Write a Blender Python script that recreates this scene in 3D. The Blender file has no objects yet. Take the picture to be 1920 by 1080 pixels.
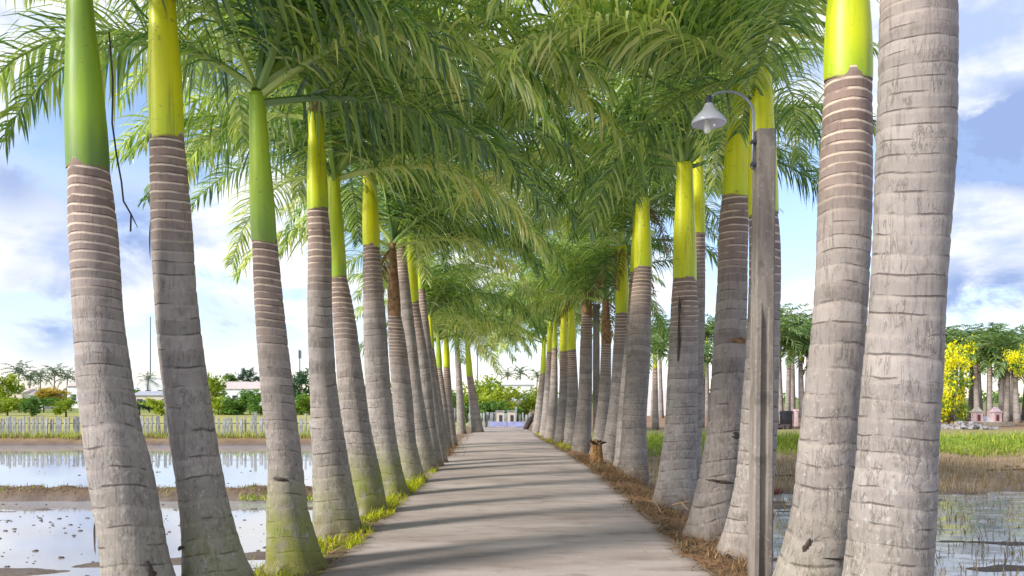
import bpy, math, random, bisect
import numpy as np
from mathutils import Vector, Matrix

random.seed(7)
rng = np.random.default_rng(7)
SC = bpy.context.scene
COL = SC.collection
F = 1500.0        # focal length in photo pixels
HY = 745.0        # horizon row in the photo
EYE = 1.6         # eye height over the road
WZ = -0.80        # paddy water level


def wx(px, Y):
    return (px - 960.0) / F * Y


def wz(py, Y):
    return EYE - (py - HY) / F * Y


# ------------------------------------------------------------------ helpers
class MB:
    def __init__(self):
        self.v = []
        self.f = []
        self.n = 0

    def add(self, verts, faces):
        o = self.n
        self.v.extend([tuple(map(float, p)) for p in verts])
        self.f.extend([tuple(i + o for i in fc) for fc in faces])
        self.n += len(verts)

    def box(self, c, s, rz=0.0, taper=1.0):
        cx, cy, cz = c
        hx, hy, hz = s[0] / 2, s[1] / 2, s[2] / 2
        vs = []
        ca, sa = math.cos(rz), math.sin(rz)
        for k, t in ((-1, 1.0), (1, taper)):
            for a, b in ((-1, -1), (1, -1), (1, 1), (-1, 1)):
                x, y = a * hx * t, b * hy * t
                vs.append((cx + x * ca - y * sa, cy + x * sa + y * ca, cz + k * hz))
        self.add(vs, [(3, 2, 1, 0), (4, 5, 6, 7), (0, 1, 5, 4), (1, 2, 6, 5), (2, 3, 7, 6), (3, 0, 4, 7)])

    def tube(self, pts, rads, n=8, caps=True):
        pts = [Vector(p) for p in pts]
        vs, fs = [], []
        m = len(pts)
        for i, p in enumerate(pts):
            t = (pts[min(i + 1, m - 1)] - pts[max(i - 1, 0)]).normalized()
            a = Vector((0, 1, 0)) if abs(t.y) < 0.9 else Vector((1, 0, 0))
            u = t.cross(a).normalized()
            w = t.cross(u).normalized()
            r = rads[i] if hasattr(rads, '__len__') else rads
            for k in range(n):
                th = 2 * math.pi * k / n
                vs.append(p + u * (r * math.cos(th)) + w * (r * math.sin(th)))
        for i in range(m - 1):
            for k in range(n):
                k2 = (k + 1) % n
                fs.append((i * n + k, i * n + k2, (i + 1) * n + k2, (i + 1) * n + k))
        if caps:
            fs.append(tuple(range(n - 1, -1, -1)))
            fs.append(tuple((m - 1) * n + k for k in range(n)))
        self.add(vs, fs)

    def lathe(self, prof, c=(0, 0, 0), n=24):
        vs, fs = [], []
        for r, z in prof:
            for k in range(n):
                th = 2 * math.pi * k / n
                vs.append((c[0] + r * math.cos(th), c[1] + r * math.sin(th), c[2] + z))
        for i in range(len(prof) - 1):
            for k in range(n):
                k2 = (k + 1) % n
                fs.append((i * n + k, i * n + k2, (i + 1) * n + k2, (i + 1) * n + k))
        self.add(vs, fs)

    def mesh(self, name, mat, smooth=False):
        me = bpy.data.meshes.new(name)
        me.from_pydata(self.v, [], self.f)
        if smooth:
            me.polygons.foreach_set('use_smooth', [True] * len(me.polygons))
        me.materials.append(mat)
        me.update()
        return me

    def build(self, name, mat, parent=None, smooth=False):
        return link(name, self.mesh(name, mat, smooth), parent)


def link(name, me, parent=None, loc=None, rz=None, sc=None):
    o = bpy.data.objects.new(name, me)
    COL.objects.link(o)
    if parent is not None:
        o.parent = parent
    if loc is not None:
        o.location = loc
    if rz is not None:
        o.rotation_euler = (0, 0, rz)
    if sc is not None:
        o.scale = (sc, sc, sc)
    return o


def tag(o, label=None, cat=None, group=None, kind=None):
    if label:
        o['label'] = label
    if cat:
        o['category'] = cat
    if group:
        o['group'] = group
    if kind:
        o['kind'] = kind
    return o


def empty(name, loc, rz=0.0):
    o = bpy.data.objects.new(name, None)
    o.empty_display_size = 0.2
    COL.objects.link(o)
    o.location = loc
    o.rotation_euler = (0, 0, rz)
    return o


def attr(me, name, data):
    a = me.attributes.new(name, 'FLOAT', 'POINT')
    a.data.foreach_set('value', np.asarray(data, dtype=np.float32))


def attr_col(me, name, rgb):
    a = me.color_attributes.new(name, 'FLOAT_COLOR', 'POINT')
    d = np.ones((len(rgb), 4), dtype=np.float32)
    d[:, :3] = rgb
    a.data.foreach_set('color', d.ravel())


_perm = np.random.default_rng(11).permutation(4096)
_val = np.random.default_rng(12).random(4096)


def vnoise(x, y, seed=0):
    x = np.asarray(x, float)
    y = np.asarray(y, float)
    xi = np.floor(x).astype(int)
    yi = np.floor(y).astype(int)
    fx = x - xi
    fy = y - yi
    fx = fx * fx * (3 - 2 * fx)
    fy = fy * fy * (3 - 2 * fy)

    def h(a, b):
        return _val[_perm[(_perm[(a + seed * 71) & 4095] + b) & 4095]]
    return (h(xi, yi) * (1 - fx) + h(xi + 1, yi) * fx) * (1 - fy) + (h(xi, yi + 1) * (1 - fx) + h(xi + 1, yi + 1) * fx) * fy


def fbm(x, y, oct=4, seed=0):
    s, a, t = 0.0, 0.5, 0.0
    for i in range(oct):
        s = s + a * vnoise(x, y, seed + i)
        t += a
        x = np.asarray(x) * 2.03 + 5.1
        y = np.asarray(y) * 2.03 + 9.7
        a *= 0.5
    return s / t


def sstep(a, b, x):
    t = np.clip((np.asarray(x, float) - a) / (b - a), 0, 1)
    return t * t * (3 - 2 * t)


# ------------------------------------------------------------------ materials
class NT:
    def __init__(self, name):
        self.m = bpy.data.materials.new(name)
        self.m.use_nodes = True
        self.t = self.m.node_tree
        self.t.nodes.clear()
        self.out = self.t.nodes.new('ShaderNodeOutputMaterial')

    def n(self, typ, **kw):
        nd = self.t.nodes.new(typ)
        for k, v in kw.items():
            if k == 'ins':
                for kk, vv in v.items():
                    self.set(nd, kk, vv)
            else:
                setattr(nd, k, v)
        return nd

    def set(self, nd, k, v):
        s = nd.inputs[k]
        if isinstance(v, bpy.types.NodeSocket):
            self.t.links.new(v, s)
        else:
            s.default_value = v

    def math(self, op, a, b=None, clamp=False):
        nd = self.n('ShaderNodeMath', operation=op, use_clamp=clamp)
        self.set(nd, 0, a)
        if b is not None:
            self.set(nd, 1, b)
        return nd.outputs[0]

    def ss(self, x, a, b):
        nd = self.n('ShaderNodeMapRange', interpolation_type='SMOOTHSTEP')
        self.set(nd, 0, x)
        nd.inputs[1].default_value = a
        nd.inputs[2].default_value = b
        return nd.outputs[0]

    def mix(self, fac, a, b, mode='MIX'):
        nd = self.n('ShaderNodeMix', data_type='RGBA', blend_type=mode)
        self.set(nd, 0, fac)
        for i, v in ((6, a), (7, b)):
            if not isinstance(v, bpy.types.NodeSocket) and len(v) == 3:
                v = (*v, 1)
            self.set(nd, i, v)
        return nd.outputs[2]

    def noise(self, vec, scale, detail=4, rough=0.55, dist=0.0):
        nd = self.n('ShaderNodeTexNoise')
        if vec is not None:
            self.set(nd, 'Vector', vec)
        nd.inputs['Scale'].default_value = scale
        nd.inputs['Detail'].default_value = detail
        nd.inputs['Roughness'].default_value = rough
        nd.inputs['Distortion'].default_value = dist
        return nd.outputs[0]

    def at(self, name):
        return self.n('ShaderNodeAttribute', attribute_name=name)

    def coord(self, kind='Object'):
        return self.n('ShaderNodeTexCoord').outputs[kind]

    def mapping(self, vec, scale):
        nd = self.n('ShaderNodeMapping')
        self.set(nd, 'Vector', vec)
        nd.inputs['Scale'].default_value = scale
        return nd.outputs[0]

    def ramp(self, x, stops):
        nd = self.n('ShaderNodeValToRGB')
        self.set(nd, 0, x)
        e = nd.color_ramp.elements
        while len(e) < len(stops):
            e.new(0.5)
        for i, (p, c) in enumerate(stops):
            e[i].position = p
            e[i].color = (*c, 1)
        return nd.outputs[0]

    def bump(self, h, strength=0.3, dist=0.02):
        nd = self.n('ShaderNodeBump')
        nd.inputs['Strength'].default_value = strength
        nd.inputs['Distance'].default_value = dist
        self.set(nd, 'Height', h)
        return nd.outputs[0]

    def principled(self, col, rough=0.8, spec=0.3, normal=None, **kw):
        nd = self.n('ShaderNodeBsdfPrincipled')
        if not isinstance(col, bpy.types.NodeSocket) and len(col) == 3:
            col = (*col, 1)
        self.set(nd, 'Base Color', col)
        self.set(nd, 'Roughness', rough)
        self.set(nd, 'Specular IOR Level', spec)
        if normal is not None:
            self.set(nd, 'Normal', normal)
        for k, v in kw.items():
            self.set(nd, k, v)
        return nd.outputs[0]

    def done(self, shader):
        self.t.links.new(shader, self.out.inputs[0])
        return self.m


def plain(name, c, rough=0.8, spec=0.3, var=0.25, scale=6.0, bump=0.2, metallic=0.0, c2=None):
    m = NT(name)
    co = m.coord()
    nz = m.noise(co, scale, 5)
    d = c2 if c2 else tuple(x * (1 - var) for x in c)
    b = tuple(min(1, x * (1 + var * 0.5)) for x in c)
    col = m.mix(m.ss(nz, 0.3, 0.7), d, b)
    nd = m.bump(m.noise(co, scale * 6, 3), bump, 0.01)
    return m.done(m.principled(col, rough, spec, nd, Metallic=metallic))


def leafmat(name, stops, trans=0.35, rough=0.45, spec=0.4, objvar=0.35):
    m = NT(name)
    isl = m.n('ShaderNodeNewGeometry').outputs['Random Per Island']
    ob = m.n('ShaderNodeObjectInfo').outputs['Random']
    x = m.math('ADD', m.math('MULTIPLY', isl, 1 - objvar), m.math('MULTIPLY', ob, objvar))
    col = m.ramp(x, stops)
    p = m.principled(col, rough, spec)
    tr = m.n('ShaderNodeBsdfTranslucent')
    m.set(tr, 'Color', m.mix(1.0, col, (1.5, 1.55, 0.75), 'MULTIPLY'))
    mx = m.n('ShaderNodeMixShader')
    mx.inputs[0].default_value = trans
    m.t.links.new(p, mx.inputs[1])
    m.t.links.new(tr.outputs[0], mx.inputs[2])
    return m.done(mx.outputs[0])


def bark_material():
    m = NT('palm_bark')
    co = m.coord()
    ring = m.at('ring').outputs['Fac']
    dtop = m.at('dtop').outputs['Fac']
    hgt = m.at('hgt').outputs['Fac']
    moss = m.at('moss').outputs['Fac']
    wob = m.noise(co, 5.0, 3)
    r = m.math('ADD', ring, m.math('MULTIPLY', m.math('SUBTRACT', wob, 0.5), 0.35))
    fr = m.math('FRACT', r)
    fl = m.math('FLOOR', r)
    wn = m.n('ShaderNodeTexWhiteNoise', noise_dimensions='1D')
    m.set(wn, 'W', fl)
    tone = wn.outputs['Value']
    # base colour from brown new wood to old grey
    low = m.noise(co, 2.2, 5)
    k = m.math('ADD', m.ss(dtop, 0.1, 1.5), m.math('MULTIPLY', m.math('SUBTRACT', low, 0.5), 0.5), clamp=True)
    c = m.mix(k, (0.255, 0.182, 0.150), (0.318, 0.278, 0.248))
    # each internode has its own tone
    tv = m.math('ADD', 0.82, m.math('MULTIPLY', tone, 0.34))
    cc = m.n('ShaderNodeCombineColor')
    for i in range(3):
        m.set(cc, i, tv)
    c = m.mix(1.0, c, cc.outputs[0], 'MULTIPLY')
    # fibres, blotches, lichen
    fib = m.noise(m.mapping(co, (38, 38, 3.5)), 1.0, 4)
    c = m.mix(m.math('MULTIPLY', m.ss(fib, 0.5, 0.75), 0.45), c, (0.12, 0.1, 0.09))
    blot = m.noise(m.mapping(co, (7, 7, 5)), 1.0, 5, 0.65)
    c = m.mix(m.math('MULTIPLY', m.ss(blot, 0.52, 0.70), 0.5), c, (0.15, 0.125, 0.105))
    lich = m.noise(m.mapping(co, (26, 26, 17)), 1.0, 5, 0.7)
    lowh = m.math('SUBTRACT', 1.0, m.ss(hgt, 0.9, 2.4))
    c = m.mix(m.math('MULTIPLY', m.math('MULTIPLY', m.ss(lich, 0.55, 0.66), 0.55), m.math('ADD', 0.18, m.math('MULTIPLY', lowh, 0.75))),
              c, (0.52, 0.51, 0.46))
    dk = m.noise(m.mapping(co, (17, 17, 11)), 1.0, 5, 0.75)
    c = m.mix(m.math('MULTIPLY', m.ss(dk, 0.56, 0.68), m.math('ADD', 0.2, m.math('MULTIPLY', lowh, 0.4))), c, (0.11, 0.105, 0.08))
    # pale scars near the crown, dark cracks lower down
    top = m.math('SUBTRACT', 1.0, m.ss(dtop, 0.35, 1.15))
    brk = m.noise(m.mapping(co, (5, 5, 24)), 1.0, 3)
    wid = m.math('SUBTRACT', 1.0, m.ss(fr, 0.16, 0.27))
    pale = m.math('MULTIPLY', m.math('MULTIPLY', wid, m.ss(brk, 0.36, 0.50)), m.math('ADD', m.math('MULTIPLY', top, 0.92), 0.10))
    c = m.mix(pale, c, (0.62, 0.50, 0.39))
    crk = m.noise(m.mapping(co, (4, 4, 17)), 1.0, 3)
    thin = m.math('SUBTRACT', 1.0, m.ss(m.math('ABSOLUTE', m.math('SUBTRACT', fr, 0.93)), 0.02, 0.075))
    dark = m.math('MULTIPLY', m.math('MULTIPLY', thin, m.ss(crk, 0.44, 0.62)), 0.7)
    c = m.mix(dark, c, (0.055, 0.04, 0.033))
    orn = m.n('ShaderNodeObjectInfo').outputs['Random']
    c = m.mix(m.math('MULTIPLY', orn, 0.30), c, m.mix(1.0, c, (0.78, 0.70, 0.62), 'MULTIPLY'))
    fis = m.noise(m.mapping(co, (19, 19, 4.5)), 1.0, 4, 0.6, 0.6)
    fl_ = m.math('SUBTRACT', 1.0, m.ss(m.math('ABSOLUTE', m.math('SUBTRACT', fis, 0.5)), 0.004, 0.030))
    fl_ = m.math('MULTIPLY', m.math('MULTIPLY', fl_, m.ss(m.noise(m.mapping(co, (6, 6, 6)), 1.0, 3), 0.42, 0.6)), m.ss(dtop, 0.5, 1.5))
    c = m.mix(m.math('MULTIPLY', fl_, 0.42), c, (0.075, 0.06, 0.05))
    # moss at the foot
    mn = m.noise(co, 4.5, 5, 0.65)
    mm = m.math('MULTIPLY', m.math('MULTIPLY', m.math('SUBTRACT', 1.0, m.ss(hgt, 0.25, 1.05)), m.ss(mn, 0.30, 0.55)), moss)
    c = m.mix(m.math('MULTIPLY', mm, 0.85), c, (0.20, 0.22, 0.03))
    dirt = m.math('MULTIPLY', m.math('SUBTRACT', 1.0, m.ss(hgt, -0.05, 0.28)), m.ss(blot, 0.3, 0.6))
    c = m.mix(m.math('MULTIPLY', dirt, 0.6), c, (0.16, 0.1, 0.05))
    hgtb = m.math('ADD', m.math('MULTIPLY', fib, 0.5), m.math('SUBTRACT', m.math('MULTIPLY', lich, 0.6), m.math('MULTIPLY', m.math('ADD', dark, m.math('MULTIPLY', fl_, 0.5)), 1.2)))
    return m.done(m.principled(c, 0.88, 0.2, m.bump(hgtb, 0.55, 0.012)))


def shaft_material():
    m = NT('crownshaft_skin')
    co = m.coord()
    tint = m.at('tint').outputs['Fac']     # 0 yellow .. 1 dark green
    tt = m.at('tt').outputs['Fac']         # 0 foot .. 1 top
    st = m.noise(m.mapping(co, (22, 22, 0.9)), 1.0, 4)
    lg = m.noise(m.mapping(co, (6, 6, 1.2)), 1.0, 3)
    g = m.math('ADD', tint, m.math('MULTIPLY', m.math('SUBTRACT', lg, 0.5), 0.55))
    g = m.math('ADD', g, m.math('MULTIPLY', m.math('SUBTRACT', 1.0, m.ss(tt, 0.0, 0.30)), 0.22), clamp=True)
    c = m.ramp(g, [(0.0, (0.66, 0.64, 0.010)), (0.28, (0.54, 0.60, 0.012)), (0.6, (0.28, 0.42, 0.022)), (1.0, (0.11, 0.19, 0.03))])
    c = m.mix(m.math('MULTIPLY', m.ss(st, 0.50, 0.76), 0.5), c, (0.17, 0.20, 0.035))
    scr = m.noise(m.mapping(co, (10, 10, 16)), 1.0, 5, 0.7)
    c = m.mix(m.math('MULTIPLY', m.ss(scr, 0.60, 0.68), 0.65), c, (0.20, 0.14, 0.05))
    # narrow brown lip where the sheath leaves the trunk
    lip = m.math('SUBTRACT', 1.0, m.ss(m.math('ADD', tt, m.math('MULTIPLY', m.math('SUBTRACT', scr, 0.5), 0.03)), 0.004, 0.016))
    c = m.mix(m.math('MULTIPLY', lip, 0.8), c, (0.20, 0.11, 0.05))
    p = m.principled(c, 0.42, 0.4, m.bump(st, 0.12, 0.01))
    return m.done(p)


M = {}
M['bark'] = bark_material()
M['shaft'] = shaft_material()
M['dead_sheath'] = plain('dead_sheath', (0.27, 0.16, 0.085), 0.9, 0.1, 0.5, 14, 0.6)
M['frond'] = leafmat('frond_green', [(0.0, (0.022, 0.078, 0.036)), (0.20, (0.075, 0.175, 0.058)), (0.42, (0.20, 0.33, 0.075)), (0.66, (0.46, 0.56, 0.13)), (0.84, (0.76, 0.78, 0.38)), (0.95, (0.74, 0.64, 0.20)), (1.0, (0.44, 0.30, 0.14))], 0.33, 0.27, 1.0, 0.40)
M['frond_dead'] = leafmat('frond_dead', [(0.0, (0.12, 0.075, 0.035)), (0.5, (0.25, 0.17, 0.085)), (1.0, (0.38, 0.29, 0.16))], 0.15, 0.8, 0.2)
M['far_frond'] = leafmat('far_frond_green', [(0.0, (0.055, 0.12, 0.055)), (0.5, (0.15, 0.24, 0.075)), (1.0, (0.32, 0.38, 0.12))], 0.3, 0.45, 0.4)
M['coco'] = leafmat('coconut_frond', [(0.0, (0.05, 0.09, 0.06)), (0.5, (0.09, 0.14, 0.08)), (1.0, (0.16, 0.20, 0.11))], 0.25, 0.5, 0.4)
M['lime_leaf'] = leafmat('lime_leaf', [(0.0, (0.10, 0.17, 0.02)), (0.5, (0.26, 0.34, 0.03)), (1.0, (0.46, 0.48, 0.05))], 0.4, 0.55, 0.3)
M['mid_leaf'] = leafmat('mid_leaf', [(0.0, (0.04, 0.10, 0.03)), (0.5, (0.11, 0.22, 0.04)), (1.0, (0.24, 0.34, 0.06))], 0.35, 0.55, 0.3)
M['dark_leaf'] = leafmat('dark_leaf', [(0.0, (0.02, 0.06, 0.035)), (0.5, (0.05, 0.11, 0.06)), (1.0, (0.10, 0.17, 0.08))], 0.25, 0.55, 0.3)
M['orange_leaf'] = leafmat('orange_leaf', [(0.0, (0.30, 0.22, 0.04)), (0.5, (0.50, 0.36, 0.05)), (1.0, (0.60, 0.50, 0.10))], 0.3, 0.6, 0.3)
M['flower'] = leafmat('yellow_flower', [(0.0, (0.62, 0.55, 0.01)), (0.5, (0.80, 0.72, 0.015)), (1.0, (0.86, 0.80, 0.05))], 0.35, 0.6, 0.2)
M['grass_lime'] = leafmat('grass_lime', [(0.0, (0.14, 0.17, 0.015)), (0.5, (0.36, 0.40, 0.02)), (1.0, (0.62, 0.60, 0.03))], 0.35, 0.6, 0.2)
M['grass_green'] = leafmat('grass_green', [(0.0, (0.08, 0.13, 0.02)), (0.5, (0.27, 0.36, 0.045)), (0.85, (0.48, 0.50, 0.09)), (1.0, (0.50, 0.40, 0.18))], 0.35, 0.6, 0.2)
M['straw'] = leafmat('dry_straw', [(0.0, (0.13, 0.085, 0.045)), (0.5, (0.30, 0.21, 0.12)), (1.0, (0.48, 0.37, 0.22))], 0.2, 0.8, 0.2)
M['litter'] = leafmat('dry_litter', [(0.0, (0.13, 0.075, 0.035)), (0.5, (0.29, 0.17, 0.085)), (0.9, (0.46, 0.30, 0.16)), (1.0, (0.62, 0.50, 0.34))], 0.12, 0.85, 0.2)
M['wood'] = plain('twig_wood', (0.16, 0.11, 0.075), 0.9, 0.2, 0.4, 9, 0.5)
M['rachis'] = plain('rachis_green', (0.13, 0.17, 0.035), 0.5, 0.4, 0.25, 9, 0.2)
M['concrete'] = plain('weathered_concrete', (0.33, 0.31, 0.28), 0.9, 0.2, 0.35, 5, 0.5)
M['picket'] = plain('grey_picket', (0.35, 0.36, 0.36), 0.9, 0.2, 0.4, 3, 0.4)
M['white_wall'] = plain('white_wall', (0.80, 0.79, 0.78), 0.85, 0.2, 0.06, 1.0, 0.1)
M['cream_wall'] = plain('cream_wall', (0.66, 0.58, 0.47), 0.85, 0.2, 0.12, 1.0, 0.1)
M['pink_roof'] = plain('pale_pink_roof', (0.62, 0.50, 0.46), 0.7, 0.3, 0.15, 1.2, 0.1)
M['grey_roof'] = plain('grey_roof', (0.42, 0.43, 0.46), 0.6, 0.3, 0.2, 1.2, 0.1)
M['window'] = plain('dark_window', (0.05, 0.06, 0.08), 0.15, 0.5, 0.2, 2.0, 0.0)
M['metal'] = plain('grey_steel', (0.30, 0.32, 0.36), 0.45, 0.5, 0.2, 12, 0.1, 0.6)
M['dark_metal'] = plain('dark_socket', (0.06, 0.065, 0.08), 0.5, 0.4, 0.2, 12, 0.1)
M['mast'] = plain('mast_steel', (0.20, 0.22, 0.27), 0.6, 0.3, 0.2, 2, 0.1)
M['blue'] = plain('blue_paint', (0.34, 0.36, 0.62), 0.6, 0.3, 0.2, 3, 0.1)
M['pink'] = plain('pink_plaster', (0.85, 0.62, 0.63), 0.8, 0.2, 0.12, 6, 0.2)
M['rock'] = plain('grey_rubble', (0.30, 0.285, 0.285), 0.9, 0.2, 0.4, 4, 0.5)
M['black'] = plain('black_plastic', (0.025, 0.025, 0.03), 0.5, 0.4, 0.3, 4, 0.1)
M['darkwood'] = plain('dark_wet_wood', (0.075, 0.055, 0.045), 0.7, 0.3, 0.4, 8, 0.4)
M['redwood'] = plain('red_brown_board', (0.22, 0.07, 0.05), 0.8, 0.2, 0.3, 8, 0.3)

m = NT('lamp_glass')
p = m.principled((0.78, 0.77, 0.83), 0.22, 0.5, None, Metallic=0.1)
tr = m.n('ShaderNodeBsdfTranslucent')
tr.inputs[0].default_value = (0.8, 0.8, 0.85, 1)
mx = m.n('ShaderNodeMixShader')
mx.inputs[0].default_value = 0.35
m.t.links.new(p, mx.inputs[1])
m.t.links.new(tr.outputs[0], mx.inputs[2])
M['shade'] = m.done(mx.outputs[0])
M['bulb'] = plain('frosted_bulb', (0.75, 0.76, 0.70), 0.25, 0.5, 0.05, 5, 0.0)

# road: worn pale concrete
m = NT('worn_concrete_road')
co = m.coord()
big = m.noise(m.mapping(co, (0.35, 1.1, 1)), 1.0, 5, 0.6)
med = m.noise(m.mapping(co, (1.4, 3.6, 1)), 1.0, 6, 0.65)
fine = m.noise(co, 45, 5, 0.7)
c = m.mix(m.ss(big, 0.3, 0.7), (0.325, 0.258, 0.220), (0.49, 0.408, 0.360))
c = m.mix(m.math('MULTIPLY', m.ss(med, 0.47, 0.70), 0.65), c, (0.225, 0.172, 0.140))
c = m.mix(m.math('MULTIPLY', m.ss(fine, 0.5, 0.75), 0.35), c, (0.20, 0.17, 0.15))
c = m.mix(m.math('MULTIPLY', m.ss(m.noise(co, 21, 4, 0.7), 0.62, 0.7), 0.4), c, (0.55, 0.52, 0.48))
ed = m.at('edge').outputs['Fac']
c = m.mix(m.math('MULTIPLY', m.ss(m.math('ADD', ed, m.math('MULTIPLY', m.math('SUBTRACT', med, 0.5), 0.8)), 0.55, 1.0), 0.65), c, (0.19, 0.14, 0.10))
M['road'] = m.done(m.principled(c, 0.9, 0.2, m.bump(m.math('ADD', fine, m.math('MULTIPLY', med, 2.0)), 0.35, 0.008)))

# ground: intrinsic colour per zone, broken up
m = NT('earth')
co = m.coord()
vc = m.n('ShaderNodeVertexColor', layer_name='zone').outputs[0]
n1 = m.noise(co, 1.7, 5, 0.6)
n2 = m.noise(co, 14, 6, 0.7)
c = m.mix(m.math('MULTIPLY', m.ss(n1, 0.4, 0.7), 0.5), vc, m.mix(1.0, vc, (0.55, 0.5, 0.45), 'MULTIPLY'))
c = m.mix(m.math('MULTIPLY', m.ss(n2, 0.5, 0.75), 0.5), c, m.mix(1.0, c, (1.5, 1.4, 1.3), 'MULTIPLY'))
M['earth'] = m.done(m.principled(c, 0.9, 0.2, m.bump(m.math('ADD', n2, n1), 0.6, 0.05)))

# shallow muddy paddy water
m = NT('paddy_water')
co = m.coord()
rip = m.noise(m.mapping(co, (1.2, 3.0, 1)), 1.0, 4)
mudn = m.noise(m.mapping(co, (0.25, 0.6, 1)), 1.0, 4)
c = m.mix(m.ss(mudn, 0.35, 0.7), (0.42, 0.43, 0.45), (0.40, 0.38, 0.36))
nrm = m.bump(rip, 0.02, 0.02)
M['water'] = m.done(m.principled(c, 0.035, 1.0, nrm, IOR=1.75))
m = NT('murky_water')
co = m.coord()
scum = m.noise(m.mapping(co, (0.9, 2.2, 1)), 1.0, 6, 0.65)
c = m.mix(m.ss(scum, 0.42, 0.62), (0.50, 0.50, 0.53), (0.40, 0.34, 0.27))
rg = m.math('ADD', 0.05, m.math('MULTIPLY', m.ss(scum, 0.45, 0.65), 0.35))
M['murky'] = m.done(m.principled(c, rg, 1.0, m.bump(m.noise(m.mapping(co, (2, 5, 1)), 1.0, 4), 0.08, 0.02), IOR=1.7))


# ------------------------------------------------------------------ ground sheet
def axis(segs):
    out = [segs[0][0]]
    for a, b, st in segs:
        k = max(1, int(round((b - a) / st)))
        out += list(np.linspace(a, b, k + 1)[1:])
    return np.array(out)


def mud_left(x, y):
    n = fbm(x * 0.45 + 3, y * 1.5, 5, 3)
    fine = fbm(x * 2.5, y * 5.0, 4, 9)
    h = WZ - 0.085 + 0.10 * (n - 0.35) + 0.045 * (fine - 0.5)
    # mud bank along the bund, a streak and a broad patch near the trees
    h = h + 0.055 * np.exp(-((y - 17.2) / 0.75) ** 2)
    h = h + 0.075 * np.exp(-((y - 15.6 - 0.1 * np.sin(x)) / 0.28) ** 2) * sstep(-6.2, -7.4, x)
    h = h + 0.065 * np.exp(-((y - 15.2) / 0.35) ** 2) * sstep(-5.8, -5.0, x)
    h = h + 0.10 * np.exp(-((y - 11.2 - 0.35 * (x + 6.5)) / 0.55) ** 2) * sstep(-9.0, -7.0, x)
    return h


def height(x, y):
    ax = np.abs(x)
    rough = 0.05 * (fbm(x * 3.1, y * 3.1, 4, 21) - 0.5)
    emb = np.interp(ax, [0, 1.45, 1.75, 2.5, 3.4, 3.9, 6], [-0.05, -0.05, -0.005, -0.09, -0.86, -1.1, -1.6])
    emb = emb + np.where(ax > 1.5, rough + 0.02, 0)
    # left paddies
    L = mud_left(x, y)
    b1 = WZ - 0.1 + 0.33 * sstep(18.3, 18.8, y + 0.25 * (fbm(x * 1.3, y * 0 + 2, 3, 5) - 0.5)) * sstep(20.0, 19.3, y) + 0.22 * (fbm(x * 2.6, y * 2.6, 4, 6) - 0.5)
    L = np.where((y > 18.0) & (y < 20.4), np.maximum(L, b1), L)
    L = np.where(y > 20.3, WZ - 0.06 + 0.05 * (fbm(x * 0.8, y * 1.0, 4, 8) - 0.42), L)
    plat = -0.47 + 0.06 * (fbm(x * 0.7, y * 0.7, 3, 13) - 0.5)
    t = sstep(39.6, 40.3, y + 0.4 * (fbm(x * 0.9, y * 0 + 1, 3, 15) - 0.5))
    L = L * (1 - t) + plat * t
    # right paddies
    R = WZ - 0.022 + 0.12 * (fbm(x * 0.7, y * 1.6, 5, 30) - 0.47) + 0.03 * (fbm(x * 3, y * 5, 3, 31) - 0.5)
    R = R + 0.075 * sstep(19.5, 21.5, y)
    tb = sstep(29.6, 32.4, y + 0.8 * (fbm(x * 0.5, y * 0 + 4, 3, 33) - 0.5))
    R = R * (1 - tb) + (-0.02 + 0.10 * (fbm(x * 0.5, y * 0.5, 3, 34) - 0.5)) * tb
    field = np.where(x < 0, L, R)
    # beyond the end of the road both sides meet
    far = sstep(44, 60, y)
    mid = -0.25 - 0.22 * np.tanh(-x / 6.0)
    field = np.where(ax < 40, field * (1 - far) + np.where(y > 44, np.where(x < 0, -0.47, -0.05), 0) * far, field)
    embf = np.where(y > 43.5, -3.0, emb)
    embf = np.where((y > 42) & (ax < 3), np.minimum(-0.02, field * 0 - 0.06), embf)
    return np.maximum(field, embf)


gx = axis([(-1400, -200, 150), (-200, -60, 14), (-60, -24, 1.5), (-24, -12, 0.3), (-12, 12, 0.10), (12, 24, 0.3), (24, 60, 1.5), (60, 200, 14), (200, 1400, 150)])
gy = axis([(-40, 2, 3.0), (2, 22, 0.11), (22, 48, 0.3), (48, 120, 4), (120, 400, 40), (400, 2400, 250)])
XX, YY = np.meshgrid(gx, gy)
ZZ = height(XX, YY)
nx, ny = len(gx), len(gy)
verts = np.stack([XX.ravel(), YY.ravel(), ZZ.ravel()], 1)
idx = np.arange(nx * ny).reshape(ny, nx)
faces = np.stack([idx[:-1, :-1].ravel(), idx[:-1, 1:].ravel(), idx[1:, 1:].ravel(), idx[1:, :-1].ravel()], 1)
me = bpy.data.meshes.new('ground')
me.from_pydata(verts.tolist(), [], faces.tolist())
me.polygons.foreach_set('use_smooth', [True] * len(me.polygons))
x, y, z = verts[:, 0], verts[:, 1], verts[:, 2]


def blend(c, col, w):
    w = np.clip(w, 0, 1)[:, None]
    return c * (1 - w) + np.array(col)[None] * w


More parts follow.
